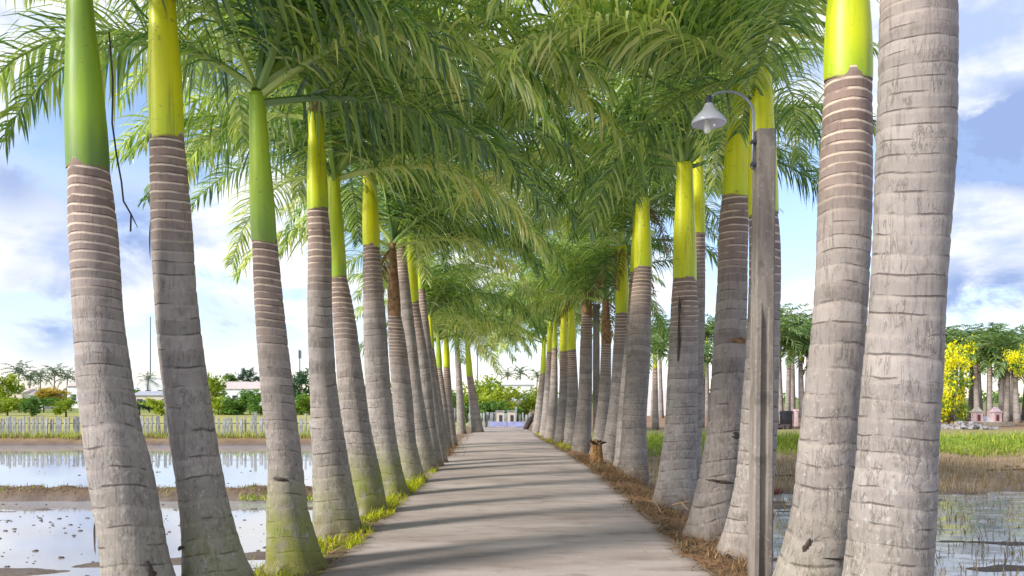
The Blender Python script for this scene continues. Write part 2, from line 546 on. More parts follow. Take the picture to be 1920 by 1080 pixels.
zc = np.tile(np.array([0.185, 0.145, 0.120]), (len(x), 1))                      # wet mud
zn = fbm(x * 0.8, y * 0.8, 4, 41)
zf = fbm(x * 2.7, y * 2.7, 4, 43)
zc = blend(zc, (0.19, 0.13, 0.085), (x < 0) * sstep(WZ + 0.05, WZ + 0.2, z) * (y > 17))   # earth bunds
zc = blend(zc, (0.30, 0.20, 0.10), (x < 0) * (y > 39) * sstep(WZ + 0.18, WZ + 0.30, z))
zc = blend(zc, (0.46, 0.43, 0.12), (x < 0) * sstep(44, 50, y) * (0.5 + 0.8 * zn))         # dry green field
zc = blend(zc, (0.36, 0.26, 0.165), (x > 0) * sstep(19.5, 21.5, y) * 0.9)                     # stubble ground
zc = blend(zc, (0.22, 0.30, 0.04), (x > 0) * sstep(-0.6, -0.25, z) * sstep(29, 31, y))   # grass bank
zc = blend(zc, (0.36, 0.30, 0.13), (x > 0) * sstep(32.5, 35, y) * (0.5 + zn * 0.8))
zc = blend(zc, (0.33, 0.20, 0.13), (x > 0) * sstep(38, 44, y) * (0.6 + zn * 0.8))         # bare earth
zc = blend(zc, (0.20, 0.26, 0.07), sstep(75, 130, y) * 0.8)
inv = (np.abs(x) < 3.4) & (y < 44)
zc = blend(zc, (0.21, 0.15, 0.085), inv * 0.9)
zc = blend(zc, (0.16, 0.17, 0.03), inv * (x < 0) * sstep(0.45, 0.62, zf) * sstep(30, 5, y))
zc = blend(zc, (0.33, 0.19, 0.10), inv * (x > 0) * sstep(0.42, 0.6, zf))
attr_col(me, 'zone', zc)
me.materials.append(M['earth'])
tag(link('ground', me), kind='structure')

# road slab
ry = axis([(-6, 30, 0.2), (30, 42.2, 0.5)])
nc = 13
rv, rf, re = [], [], []
for j, yy in enumerate(ry):
    hl = np.interp(yy, [-6, 7, 12, 20, 26, 32, 42.5], [1.72, 1.70, 1.74, 1.80, 1.90, 1.95, 1.75]) + 0.11 * (fbm(yy * 1.3, 3.0, 4, 51) - 0.5)
    hr = np.interp(yy, [-6, 7, 12, 18, 22, 27, 32, 42.5], [1.80, 1.80, 1.84, 1.80, 1.62, 1.35, 1.05, 0.8]) + 0.16 * (fbm(yy * 1.1, 8.0, 4, 53) - 0.5)
    for i in range(nc):
        t = i / (nc - 1)
        xx = -hl + (hl + hr) * t
        rv.append((xx, yy, 0.012 + 0.02 * (1 - (2 * t - 1) ** 2) + 0.006 * (vnoise(xx * 1.2, yy * 0.8, 55) - 0.5)))
        re.append(abs(2 * t - 1) ** 5)
for j in range(len(ry) - 1):
    for i in range(nc - 1):
        a = j * nc + i
        rf.append((a, a + 1, a + nc + 1, a + nc))
me = bpy.data.meshes.new('road')
me.from_pydata(rv, [], rf)
me.polygons.foreach_set('use_smooth', [True] * len(me.polygons))
attr(me, 'edge', re)
me.materials.append(M['road'])
tag(link('road', me), kind='structure')

# flooded paddies
for nm, x0, x1, y1, wm in (('paddy_water', -70, -2.9, 40.6, 'water'), ('paddy_water', 2.9, 70, 32.5, 'murky')):
    b = MB()
    b.add([(x0, -20, WZ), (x1, -20, WZ), (x1, y1, WZ), (x0, y1, WZ)], [(0, 1, 2, 3)])
    tag(b.build(nm, M[wm]), kind='structure')


_gx, _gy, _gz = gx.tolist(), gy.tolist(), ZZ.tolist()


def gz(x, y):
    i = min(max(bisect.bisect_right(_gx, x) - 1, 0), nx - 2)
    j = min(max(bisect.bisect_right(_gy, y) - 1, 0), ny - 2)
    u = (x - _gx[i]) / (_gx[i + 1] - _gx[i])
    v = (y - _gy[j]) / (_gy[j + 1] - _gy[j])
    return (_gz[j][i] * (1 - u) + _gz[j][i + 1] * u) * (1 - v) + (_gz[j + 1][i] * (1 - u) + _gz[j + 1][i + 1] * u) * v


# ------------------------------------------------------------------ fronds
def frond_mesh(name, a0, droop, seed, mat, L=3.15, nl=100, width=0.031, ll=0.84, hang=0.40, segs=4, petiole=0.09, rscale=1.0):
    r = np.random.default_rng(seed)
    b = MB()
    n = 22
    s = np.linspace(0, 1, n)
    ang = np.radians(a0 - droop * s ** 1.25)
    side = np.cumsum(r.normal(0, 0.010, n))
    ds = L / (n - 1)
    px = np.concatenate([[0], np.cumsum(np.cos(ang[:-1]) * ds)])
    pz = np.concatenate([[0], np.cumsum(np.sin(ang[:-1]) * ds)])
    pts = np.stack([px, side, pz], 1)
    rad = rscale * (0.036 * (1 - s) ** 1.6 + 0.005)
    b.tube(pts[::1], rad, 5)
    down = np.array([0, 0, -1.0])
    for i in range(nl):
        t = petiole + (1 - petiole) * (i + 0.5) / nl
        fi = t * (n - 1)
        k = min(int(fi), n - 2)
        p = pts[k] + (pts[k + 1] - pts[k]) * (fi - k)
        tan = pts[k + 1] - pts[k]
        tan /= np.linalg.norm(tan)
        sd = np.array([0, 1.0, 0])
        up = np.cross(tan, sd)
        up /= np.linalg.norm(up)
        if up[2] < 0:
            up = -up
        u = (t - petiole) / (1 - petiole)
        ln0 = ll * (0.55 + 0.45 * math.sin(math.pi * min(1, u * 1.15 + 0.12))) * (1 - 0.45 * max(0, u - 0.7) / 0.3)
        for sg in (-1, 1):
            rank = r.normal(0, 0.42)
            fw = 0.35 + 0.7 * u + r.normal(0, 0.1)
            d = sd * sg + tan * fw + up * (0.20 + rank)
            d /= np.linalg.norm(d)
            ln = ln0 * r.uniform(0.8, 1.1)
            h = hang * r.uniform(0.6, 1.35)
            wv = tan + r.normal(0, 0.25, 3)
            q = p.copy()
            vs = []
            for m_ in range(segs + 1):
                f = m_ / segs
                w = width * (0.55 + 0.9 * f if f < 0.4 else 0.91 * (1 - ((f - 0.4) / 0.6) ** 1.5) + 0.0) * r.uniform(0.9, 1.1)
                wd = wv - d * wv.dot(d)
                wd /= max(1e-6, np.linalg.norm(wd))
                if m_ == segs:
                    vs.append(q)
                else:
                    vs.append(q - wd * w / 2)
                    vs.append(q + wd * w / 2)
                q = q + d * (ln / segs)
                d = d + down * h
                d /= np.linalg.norm(d)
            fs = [(2 * j, 2 * j + 1, 2 * j + 3, 2 * j + 2) for j in range(segs - 1)]
            fs.append((2 * segs - 2, 2 * segs - 1, 2 * segs))
            b.add(vs, fs)
    return b.mesh(name, mat)


FR = {}
for a0, dr in ((84, 70), (70, 92), (54, 98), (36, 90), (18, 76)):
    FR[a0] = [frond_mesh('frond', a0, dr * k, 100 + a0 + i * 7, M['frond']) for i, k in enumerate((0.9, 1.08, 1.2))]
FR['dead'] = [frond_mesh('dead_frond', -35, 45, 300 + i, M['frond_dead'], L=1.7, nl=40, ll=0.45, hang=0.6) for i in range(2)]
FR['arch'] = [frond_mesh('frond', 36, 112, 700 + i, M['frond'], nl=104, ll=0.87, hang=0.42) for i in range(3)]
ANG = [84, 70, 54, 36, 18]


# ------------------------------------------------------------------ avenue palms
def hermite(zs, vals, z):
    zs = np.asarray(zs, float)
    v = np.asarray(vals, float)
    d = np.gradient(v, zs)
    i = np.clip(np.searchsorted(zs, z) - 1, 0, len(zs) - 2)
    h = zs[i + 1] - zs[i]
    t = np.clip((z - zs[i]) / h, 0, 1)
    return ((2 * t ** 3 - 3 * t ** 2 + 1) * v[i] + (t ** 3 - 2 * t ** 2 + t) * h * d[i]
            + (-2 * t ** 3 + 3 * t ** 2) * v[i + 1] + (t ** 3 - t ** 2) * h * d[i + 1])


PALMS = []


def palm(label, prof, cs, tint=0.3, moss=0.0, seed=1, nf=15, shaft='shaft', scars=(), dead=0, fl=1.0, flist=None, skip=None, add=0, group='palms lining the road'):
    """prof: (photo row, column, width) from the foot up to the crownshaft;
    cs: (row, column, width) of the crownshaft top."""
    r = np.random.default_rng(seed)
    Y = EYE * F / (prof[0][0] - HY)
    k = Y / F
    X0 = wx(prof[0][1], Y)
    root = empty('royal_palm', (X0, Y, 0.0))
    tag(root, label, 'palm tree', group)
    pz = np.array([wz(p[0], Y) for p in prof])
    px = np.array([wx(p[1], Y) - X0 for p in prof])
    pr = np.array([p[2] * k / 2 for p in prof])
    ztop = pz[-1]
    leany = r.uniform(-0.12, 0.12)
    near = Y < 14
    dz = 0.028 if near else (0.05 if Y < 24 else 0.09)
    ns = 40 if near else (24 if Y < 24 else 14)
    zs = np.arange(-0.55, ztop, dz)
    zs = np.append(zs, [ztop, ztop + 0.05])
    cx = np.where(zs > 0, hermite(pz, px, np.clip(zs, 0, ztop)), px[0])
    rr = np.where(zs > 0, hermite(pz, pr, np.clip(zs, 0, ztop)), pr[0])
    rr[-1] *= 0.985
    rr = rr * (1 + 0.13 * np.exp(-np.maximum(zs, 0) / 0.10))
    cy = leany * np.clip(zs / ztop, 0, 1) ** 1.5
    # ring counter: closely spaced below the crownshaft, wide lower down
    dtop = ztop - zs + 0.0
    sp = 0.074 * r.uniform(0.82, 1.15) + 0.085 * sstep(0.5, 2.4, dtop) * r.uniform(0.6, 1.4)
    cnt = np.zeros_like(zs)
    dens = 1.0 / sp * np.clip(1 + 0.9 * (fbm(zs * 2.3 + seed * 5.0, zs * 0 + 1.5, 3, 66) - 0.5) * (0.3 + sstep(0.4, 1.5, dtop)), 0.4, 2)
    for i in range(len(zs) - 2, -1, -1):
        cnt[i] = cnt[i + 1] + dens[i] * (zs[i + 1] - zs[i])
    th = np.linspace(0, 2 * np.pi, ns, endpoint=False)
    ph = r.uniform(0, 6.28, 6)
    T, Z = np.meshgrid(th, zs)
    lowf = np.clip(dtop / 2.5, 0, 1)[:, None]
    tilt = (0.18 + 0.22 * lowf) * (0.45 * np.sin(T + ph[0]) + 0.22 * np.sin(2 * T + ph[1] + Z * 0.8) + 0.12 * np.sin(3 * T + ph[2] - Z * 1.7))
    ring = cnt[:, None] + tilt
    fr = ring - np.floor(ring)
    RR = rr[:, None] * (1 + 0.022 * np.sin(2 * T + ph[3] + Z) + 0.014 * np.sin(3 * T + ph[4] - 1.3 * Z) + 0.011 * np.sin(5 * T + ph[5] + 2.1 * Z))
    lump = fbm(np.cos(T) * 1.6 + Z * 2.5 + seed * 3.3, np.sin(T) * 1.6 + Z * 1.3, 4, seed % 50) - 0.5
    RR = RR * (1 + 0.05 * lump)
    RR = RR + 0.0045 * (0.5 - fr) * (0.5 + 0.5 * lowf) - 0.004 * np.exp(-((fr - 0.96) / 0.05) ** 2)
    # buttress roots flare unevenly at the foot
    RR = RR * (1 + 0.07 * np.exp(-np.maximum(Z, 0) / 0.16) * np.sin(5 * T + ph[2]))
    vx = cx[:, None] + RR * np.cos(T)
    vy = cy[:, None] + RR * np.sin(T)
    verts = np.stack([vx.ravel(), vy.ravel(), Z.ravel()], 1)
    nz_ = len(zs)
    idx = np.arange(nz_ * ns).reshape(nz_, ns)
    nxt = np.roll(idx, -1, axis=1)
    faces = np.stack([idx[:-1].ravel(), nxt[:-1].ravel(), nxt[1:].ravel(), idx[1:].ravel()], 1).tolist()
    faces.append(tuple(idx[-1]))
    me = bpy.data.meshes.new('trunk')
    me.from_pydata(verts.tolist(), [], faces)
    me.polygons.foreach_set('use_smooth', [True] * len(me.polygons))
    attr(me, 'ring', ring.ravel())
    attr(me, 'dtop', np.repeat(dtop, ns))
    attr(me, 'hgt', np.repeat(zs, ns))
    attr(me, 'moss', np.full(nz_ * ns, moss))
    me.materials.append(M['bark'])
    trunk = link('trunk', me, root)
    # crownshaft
    zt = wz(cs[0], Y)
    H = zt - ztop
    n2 = 26
    t2 = np.linspace(0, 1, n2)
    rb, rt = pr[-1] * 1.03, cs[2] * k / 2
    cr = rb + (rt - rb) * t2 ** 1.15 + 0.05 * rb * np.sin(np.pi * np.clip(t2 * 1.6, 0, 1))
    cr[0] = rb * 0.985
    ns2 = 28 if near else 16
    ccx = px[-1] + (wx(cs[1], Y) - X0 - px[-1]) * t2
    th = np.linspace(0, 2 * np.pi, ns2, endpoint=False)
    T, TT = np.meshgrid(th, t2)
    lobe = 1 + (0.025 + 0.05 * TT ** 2) * np.sin(3 * T + ph[0] + TT * 0.7)
    lobe = lobe + 0.02 * np.sign(np.sin(T + ph[1] + 0.6 * TT)) * TT
    # the free edge of the sheath dips unevenly
    zz = ztop - 0.004 + TT * H + (1 - TT) ** 6 * (0.022 * np.sin(T + ph[4]) + 0.03 * (fbm(np.cos(T) * 2.2 + seed, np.sin(T) * 2.2, 4, 17) - 0.5))
    RC = cr[:, None] * lobe
    vx = ccx[:, None] + RC * np.cos(T)
    vy = cy[-1] + leany * 0.4 * TT + RC * np.sin(T)
    idx = np.arange(n2 * ns2).reshape(n2, ns2)
    nxt = np.roll(idx, -1, axis=1)
    faces = np.stack([idx[:-1].ravel(), nxt[:-1].ravel(), nxt[1:].ravel(), idx[1:].ravel()], 1).tolist()
    faces.append(tuple(idx[-1]))
    me = bpy.data.meshes.new('crown_shaft')
    me.from_pydata(np.stack([vx.ravel(), vy.ravel(), zz.ravel()], 1).tolist(), [], faces)
    me.polygons.foreach_set('use_smooth', [True] * len(me.polygons))
    attr(me, 'tint', np.full(n2 * ns2, tint))
    attr(me, 'tt', TT.ravel())
    me.materials.append(M[shaft])
    link('crown_shaft', me, root)
    tx, ty = ccx[-1], cy[-1] + leany * 0.4
    # fronds, spiralling out of the top of the crownshaft
    g = r.uniform(0, 6.28)
    nf = nf + add
    for i in range(nf):
        u = (i + 0.5) / nf
        ai = ANG[min(4, int(u ** 1.05 * 5))]
        me = FR[ai][int(r.integers(3))]
        az = g + i * 2.39996 + r.normal(0, 0.15)
        rad = rt * 0.55 * (0.3 + u)
        azd = math.degrees(az) % 360
        if ai <= 36 and 225 < azd < 315:
            ai = 54 if u < 0.8 else 70      # keep the crownshaft clear
            me = FR[ai][i % 3]
        if skip and ai <= 84 and (azd - skip[0]) % 360 < skip[1] - skip[0]:
            continue
        o = link('frond', me, root, (tx + rad * math.cos(az), ty + rad * math.sin(az), zt - 0.10 + 0.28 * (1 - u)), az, fl * r.uniform(0.88, 1.12))
    for (a0_, azd, sc_) in (flist or []):
        az = math.radians(azd)
        link('frond', FR[a0_][int(r.integers(3))], root, (tx + rt * 0.4 * math.cos(az), ty + rt * 0.4 * math.sin(az), zt + 0.05), az, sc_)
    for i in range(dead):
        az = g + 1.3 + i * 2.1
        o = link('frond', FR['dead'][i % 2], root, (tx + rt * 0.8 * math.cos(az), ty + rt * 0.8 * math.sin(az), zt - 0.12), az, r.uniform(0.7, 0.95))
        o['label'] = 'brown dead frond hanging from the crown'
    # scars in the bark
    for (sy, sx_, sw, sh, rot, mt) in scars:
        z0 = wz(sy, Y)
        xc = float(np.interp(z0, zs, cx))
        rc = float(np.interp(z0, zs, rr))
        yc = float(np.interp(z0, zs, cy))
        dx = np.clip((wx(sx_, Y) - X0 - xc) / rc, -0.93, 0.93)
        a = -math.acos(dx)
        b = MB()
        rows, cols = 10, 8
        vs, fs = [], []
        for i in range(rows):
            v = -1 + 2 * i / (rows - 1)
            for j in range(cols):
                w = -1 + 2 * j / (cols - 1)
                e = math.sqrt(max(0.0, 1 - v * v)) * (1 + 0.45 * r.normal())
                lx, lz = w * sw * k / 2 * e, v * sh * k / 2
                l2 = lx * math.cos(rot) + lz * math.sin(rot)
                z2 = lz * math.cos(rot) - lx * math.sin(rot)
                aa = a + l2 / rc
                bulge = 0.004 + 0.012 * (1 - w * w) * (1 - v * v) + 0.05 * rc * 0.3
                vs.append((xc + (rc + bulge) * math.cos(aa), yc + (rc + bulge) * math.sin(aa), z0 + z2))
        for i in range(rows - 1):
            for j in range(cols - 1):
                q = i * cols + j
                fs.append((q, q + 1, q + cols + 1, q + cols))
        b.add(vs, fs)
        b.build('bark_scar', M[mt], root, True)
    PALMS.append((root, X0, Y, pr[0]))
    return root, (tx, ty, zt)


dw, ds_ = 'darkwood', 'dead_sheath'
FLX = {('L', 0): [(18, 178, 1.0), (18, 200, 0.95), (36, 10, 1.1)], ('L', 1): [(36, 5, 1.15), (18, 175, 1.0), (18, 40, 1.1)],
       ('L', 2): [(70, 172, 0.95), ('arch', 181, 1.06), ('arch', 176, 0.92), (36, 5, 1.15), (54, 30, 1.2)], ('L', 3): [(54, 0, 1.25), (36, 4, 1.3), (18, 185, 0.85)],
       ('L', 4): [(54, -10, 1.25), (36, 6, 1.25), (36, 181, 0.95)], ('L', 5): [(54, 0, 1.25), (36, -8, 1.3), (18, 10, 1.2), (36, 180, 0.95)], ('L', 6): [(36, 5, 1.2)], ('L', 7): [(54, 0, 1.2), (36, 5, 1.3)], ('L', 8): [(54, -8, 1.25), (36, 3, 1.2)],
       ('L', 9): [('arch', 5, 1.15), ('arch', -15, 1.1)], ('L', 10): [('arch', 0, 1.15), (54, 10, 1.2)], ('L', 11): [('arch', 8, 1.1), ('arch', -20, 1.0)],
       ('L', 12): [('arch', 0, 1.1), (54, -5, 1.2)], ('L', 13): [('arch', 5, 1.0), ('arch', -30, 0.9)], ('R', 7): [('arch', 185, 1.15), (54, 175, 1.25)],
       ('R', 9): [('arch', 180, 1.1)], ('R', 10): [('arch', 175, 1.15), (54, 190, 1.2)], ('R', 11): [('arch', 185, 1.1), ('arch', 205, 1.0)],
       ('R', 12): [('arch', 178, 1.1)], ('R', 13): [('arch', 185, 1.0), (54, 180, 1.1)], ('R', 14): [('arch', 180, 1.0)], ('R', 15): [('arch', 170, 0.9)],
       ('R', 0): [(36, 178, 1.15), (18, 150, 1.1)], ('R', 1): [(36, 180, 1.2), (54, 150, 1.2)], ('R', 2): [('arch', 182, 1.08), (54, 170, 1.25), (18, 200, 1.0)],
       ('R', 3): [(54, 190, 1.25), (36, 160, 1.15)], ('R', 4): [(54, 180, 1.25), (36, 186, 1.3), (18, 176, 1.2)], ('R', 5): [(54, 170, 1.3)], ('R', 6): [(54, 185, 1.2), (36, 176, 1.25), (18, 190, 1.1)], ('R', 8): [(36, 180, 1.2)]}
LF = [
    ('grey palm with green crownshaft and dry strand hanging beside it, leftmost of all palms',
     [(1135, 268, 140), (1080, 258, 123), (900, 229, 112), (740, 203, 97), (600, 190, 88), (420, 180, 84), (320, 173, 72)], (-70, 157, 36), 0.72, 0.1, dict(scars=[(1000, 192, 9, 75, 0.05, dw), (1060, 300, 12, 40, -0.4, dw)], nf=14, add=0, skip=(110, 300))),
    ('tall grey palm with bright lime crownshaft reaching the top edge, second from the front left',
     [(1108, 414, 140), (1080, 406, 126), (960, 384, 93), (800, 358, 86), (700, 343, 82), (560, 327, 77), (400, 316, 71), (256, 306, 60)], (-110, 291, 40), 0.10, 0.45, dict(scars=[(1022, 352, 30, 9, -0.3, dw), (450, 286, 5, 80, 0.05, dw)], nf=14, add=0, skip=(120, 260))),
    ('slim palm with long green crownshaft and mossy swollen foot, third from the front left',
     [(1065, 553, 106), (1010, 546, 90), (940, 538, 72), (890, 537, 65), (740, 522, 58), (600, 508, 53), (456, 498, 45)], (178, 485, 28), 0.58, 1.0, dict(scars=[(895, 535, 26, 7, 0.15, dw)], nf=13, add=0, skip=(110, 290))),
    ('palm with yellow crownshaft topped by brown dead sheath, fourth from the front left',
     [(1000, 632, 88), (940, 627, 78), (860, 618, 66), (740, 607, 52), (600, 600, 47), (420, 596, 41), (392, 594, 38)], (205, 588, 25), 0.22, 0.45, dict(nf=14)),
    ('leaning palm with slender olive green crownshaft and bright mossy foot, fifth from the front left',
     [(962, 695, 66), (900, 686, 60), (800, 668, 53), (700, 657, 47), (560, 642, 36), (520, 636, 30)], (330, 628, 21), 0.42, 1.0, dict(nf=14)),
    ('palm with the brightest yellow crownshaft in the left row and a mossy foot',
     [(930, 737, 60), (900, 734, 50), (840, 724, 45), (740, 711, 46), (600, 703, 42), (465, 698, 31)], (298, 694, 21), 0.02, 0.9, dict(nf=14)),
    ('palm with brown dead sheath for a crownshaft, seventh from the front left',
     [(905, 776, 50), (840, 763, 40), (740, 754, 38), (620, 743, 29), (592, 740, 24)], (455, 736, 13), 0.3, 0.5, dict(shaft='dead_sheath', nf=11, dead=2, scars=[(868, 748, 8, 20, 0.2, dw)])),
    ('palm with tall closely ringed trunk reaching up behind the dead sheath palm on the left',
     [(884, 798, 44), (740, 778, 30), (600, 763, 26), (460, 750, 19)], (390, 748, 13), 0.35, 0.3, dict(nf=14)),
    ('palm with long narrow yellow crownshaft, ninth from the front left',
     [(875, 813, 38), (800, 803, 30), (700, 793, 27), (566, 775, 19)], (440, 767, 11), 0.08, 0.2, dict(nf=14)),
    ('slender palm with short green crownshaft, tenth from the front left',
     [(868, 824, 30), (760, 812, 24), (640, 800, 18), (545, 792, 13)], (480, 789, 9), 0.4, 0.2, dict(nf=13)),
    ('palm with small lime crownshaft half hidden in hanging fronds, eleventh from the front left',
     [(851, 830, 29), (760, 820, 21), (652, 808, 13)], (590, 806, 8), 0.15, 0.2, dict(nf=13)),
    ('thin leaning palm, twelfth from the front left, its olive crownshaft low',
     [(841, 836, 24), (760, 830, 17), (690, 823, 11)], (632, 821, 7), 0.45, 0.1, dict(nf=12)),
    ('pale palm with low green crownshaft and whitish foot, thirteenth from the front left',
     [(836, 846, 24), (760, 841, 17), (690, 838, 12)], (625, 837, 8), 0.2, 0.1, dict(nf=12)),
    ('slim dark palm with hidden crownshaft near the road end, last but one left',
     [(812, 865, 18), (740, 862, 13), (650, 857, 9)], (610, 856, 7), 0.8, 0.1, dict(nf=12)),
    ('farthest palm of the left row, curved trunk with green crownshaft against the sky',
     [(811, 896, 24), (740, 886, 15), (706, 881, 12)], (632, 876, 8), 0.30, 0.1, dict(nf=13)),
]
RT = [
    ('thickest grey palm trunk, nearest on the right, its crownshaft above the picture',
     [(1225, 1650, 186), (1080, 1663, 158), (950, 1674, 148), (860, 1681, 139), (740, 1688, 137), (540, 1701, 128), (300, 1712, 134), (0, 1717, 130), (-120, 1719, 124), (-260, 1721, 112)], (-620, 1724, 72), 0.3, 0.15, dict(nf=15, add=0, skip=(-100, 90))),
    ('stout grey palm with pale rings under a broad green crownshaft, second from the front right',
     [(1150, 1508, 152), (1080, 1520, 132), (950, 1544, 112), (860, 1549, 103), (760, 1557, 97), (660, 1567, 95), (540, 1576, 93), (400, 1581, 94), (155, 1587, 83)], (-120, 1586, 56), 0.30, 0.15, dict(scars=[(1015, 1495, 8, 34, 0.45, dw), (1037, 1560, 60, 6, 0.1, dw)], nf=15, add=0, skip=(-90, 60))),
    ('palm with yellow green crownshaft and torn brown sheath edge, left of the lamp post',
     [(1003, 1328, 82), (950, 1337, 76), (860, 1353, 71), (760, 1362, 66), (640, 1368, 61), (520, 1374, 56), (400, 1378, 53), (368, 1381, 50)], (112, 1391, 28), 0.12, 0.0, dict(scars=[(640, 1380, 36, 12, 0.0, ds_), (815, 1372, 14, 14, 0.2, dw), (900, 1350, 50, 6, 0.1, dw)], nf=15, skip=(-34, 34))),
    ('palm standing directly behind the concrete lamp post, yellow crownshaft on both sides of it',
     [(1032, 1392, 84), (900, 1415, 70), (760, 1426, 66), (600, 1433, 60), (420, 1433, 55), (404, 1432, 53)], (130, 1427, 37), 0.08, 0.0, dict(nf=15, skip=(-34, 34))),
    ('grey palm with dark streak down its trunk, right row beyond the lamp post',
     [(942, 1266, 80), (860, 1272, 66), (800, 1277, 60), (700, 1281, 54), (560, 1286, 48), (525, 1286, 43)], (300, 1287, 29), 0.12, 0.0, dict(scars=[(650, 1270, 5, 190, 0.015, dw)], nf=15)),
    ('palm mostly hidden behind the dark streaked palm, only its yellow crownshaft edge showing',
     [(905, 1284, 58), (760, 1294, 46), (600, 1301, 38), (440, 1306, 27)], (285, 1305, 18), 0.05, 0.0, dict(nf=14)),
    ('straight pale palm with bright yellow crownshaft, right road edge beside brown dry litter',
     [(884, 1187, 54), (800, 1189, 45), (700, 1196, 44), (560, 1203, 39), (503, 1207, 33)], (368, 1207, 24), 0.10, 0.0, dict(nf=14, dead=1)),
    ('palm half hidden just left behind the straight pale palm on the right',
     [(868, 1172, 42), (740, 1180, 36), (600, 1190, 30), (512, 1194, 25)], (400, 1196, 17), 0.06, 0.0, dict(nf=13)),
    ('palm with narrow yellow crownshaft and brown dead fronds at its top, right row middle',
     [(861, 1146, 42), (760, 1158, 32), (640, 1165, 29), (590, 1167, 26)], (460, 1167, 17), 0.15, 0.0, dict(nf=12, dead=3)),
    ('palm with orange brown dead sheath instead of crownshaft, right of the slim concrete post',
     [(852, 1124, 36), (740, 1134, 24), (645, 1137, 18)], (560, 1136, 12), 0.3, 0.0, dict(shaft='dead_sheath', nf=11, dead=2)),
    ('grey palm with ragged brown sheaths hanging down its trunk, left of the slim concrete post',
     [(846, 1090, 36), (740, 1097, 26), (640, 1099, 23), (590, 1100, 20)], (530, 1100, 14), 0.3, 0.0, dict(shaft='dead_sheath', nf=11, dead=3)),
    ('palm with the broader of two yellow crownshafts side by side far down the right',
     [(834, 1071, 30), (740, 1074, 22), (656, 1072, 16)], (568, 1071, 10), 0.04, 0.0, dict(nf=13)),
    ('palm with the narrower, left one of two yellow crownshafts side by side far right row',
     [(830, 1051, 27), (740, 1058, 20), (658, 1057, 15)], (575, 1057, 10), 0.03, 0.0, dict(nf=13)),
    ('slim far palm with thin green crownshaft, third from the end of the right row',
     [(823, 1032, 24), (740, 1038, 16), (652, 1040, 10)], (600, 1041, 7), 0.25, 0.0, dict(nf=12)),
    ('thin far palm with pale yellow crownshaft, second from the end of the right row',
     [(818, 1022, 22), (740, 1027, 15), (660, 1030, 10)], (605, 1031, 7), 0.08, 0.0, dict(nf=12)),
    ('last palm of the right row at the road end, low green crownshaft against the sky',
     [(812, 1008, 22), (740, 1014, 14), (700, 1018, 10)], (640, 1020, 7), 0.3, 0.0, dict(nf=13)),
]
for i, (lab, prof, cs, tint, moss, kw) in enumerate(LF):
    root, top = palm(lab, prof, cs, tint, moss, 20 + i, flist=FLX.get(('L', i)), **kw)
    if i == 0:       # dry strand beside the trunk
        Y = root.location.y
        pts = []
        for q, (sx_, sy) in enumerate([(196, 60), (200, 150), (203, 230), (208, 290), (214, 340), (222, 375), (233, 400), (229, 432)]):
            pts.append((wx(sx_, Y) - root.location.x + 0.035 + 0.012 * math.sin(q * 2.1), 0.0 + 0.006 * q, wz(sy, Y)))
        b = MB()
        b.tube(pts, [0.007] * 8, 5)
        b.tube([pts[6], (pts[6][0] + 0.05, pts[6][1], pts[6][2] - 0.10)], [0.006, 0.003], 5)
        b.build('dry_strand', M['darkwood'], root)
    if i == 3:       # brown sheath above the yellow crownshaft
        b = MB()
        x0 = top[0]
        zz = np.linspace(top[2] - 0.02, top[2] + 0.55, 8)
        b.tube([(x0 + 0.01 * j, top[1] - 0.03, z_) for j, z_ in enumerate(zz)], [0.085, 0.09, 0.085, 0.08, 0.07, 0.06, 0.045, 0.02], 12)
        b.build('dead_sheath', M['dead_sheath'], root, True)
for i, (lab, prof, cs, tint, moss, kw) in enumerate(RT):
    palm(lab, prof, cs, tint, moss, 60 + i, flist=FLX.get(('R', i)), **kw)

# ------------------------------------------------------------------ lamp posts
Y = EYE * F / (1088 - HY)
k = Y / F
post = empty('lamp_post', (wx(1424, Y), Y, 0))
tag(post, 'square concrete lamp post with curved steel arm and white conical shade', 'lamp post')
zt = wz(246, Y)
b = MB()
xb, xt = 0.0, wx(1433, Y) - post.location.x
hw = 17.8 * k
rows = 60
vs, fs = [], []
for i in range(rows + 1):
    t = i / rows
    z = -0.4 + (zt + 0.4) * t
    w = hw * (1.06 - 0.10 * t)
    cxp = xb + (xt - xb) * t
    bev = w * 0.16
    dep = w * 0.42 * float(sstep(2.45, 2.2, z))
    g1, g2 = w * 0.42, w * 0.34
    for a, c_ in ((-w + bev, -w), (-g1, -w), (-g2, -w + dep), (g2, -w + dep), (g1, -w), (w - bev, -w), (w, -w + bev), (w, w - bev), (w - bev, w), (-w + bev, w), (-w, w - bev), (-w, -w + bev)):
        j = 0.005 * (vnoise(a * 40 + z * 7, c_ * 40 + z * 3, 77) - 0.5)
        vs.append((cxp + a + j, c_ + j, z))
for i in range(rows):
    for q in range(12):
        q2 = (q + 1) % 12
        fs.append((i * 12 + q, i * 12 + q2, i * 12 + 12 + q2, i * 12 + 12 + q))
fs.append(tuple(rows * 12 + q for q in range(12)))
b.add(vs, fs)
mm = NT('stained_concrete')
co = mm.coord()
n1 = mm.noise(mm.mapping(co, (8, 8, 1.1)), 1.0, 5, 0.6)
n2 = mm.noise(mm.mapping(co, (3, 3, 2.2)), 1.0, 5, 0.6)
c = mm.mix(mm.ss(n1, 0.35, 0.7), (0.27, 0.232, 0.195), (0.15, 0.125, 0.105))
c = mm.mix(mm.math('MULTIPLY', mm.ss(n2, 0.54, 0.62), 0.75), c, (0.13, 0.12, 0.10))
c = mm.mix(mm.math('MULTIPLY', mm.ss(mm.noise(co, 30, 5), 0.55, 0.75), 0.4), c, (0.45, 0.42, 0.36))
post_mat = mm.done(mm.principled(c, 0.9, 0.2, mm.bump(mm.noise(co, 40, 4), 0.5, 0.006)))
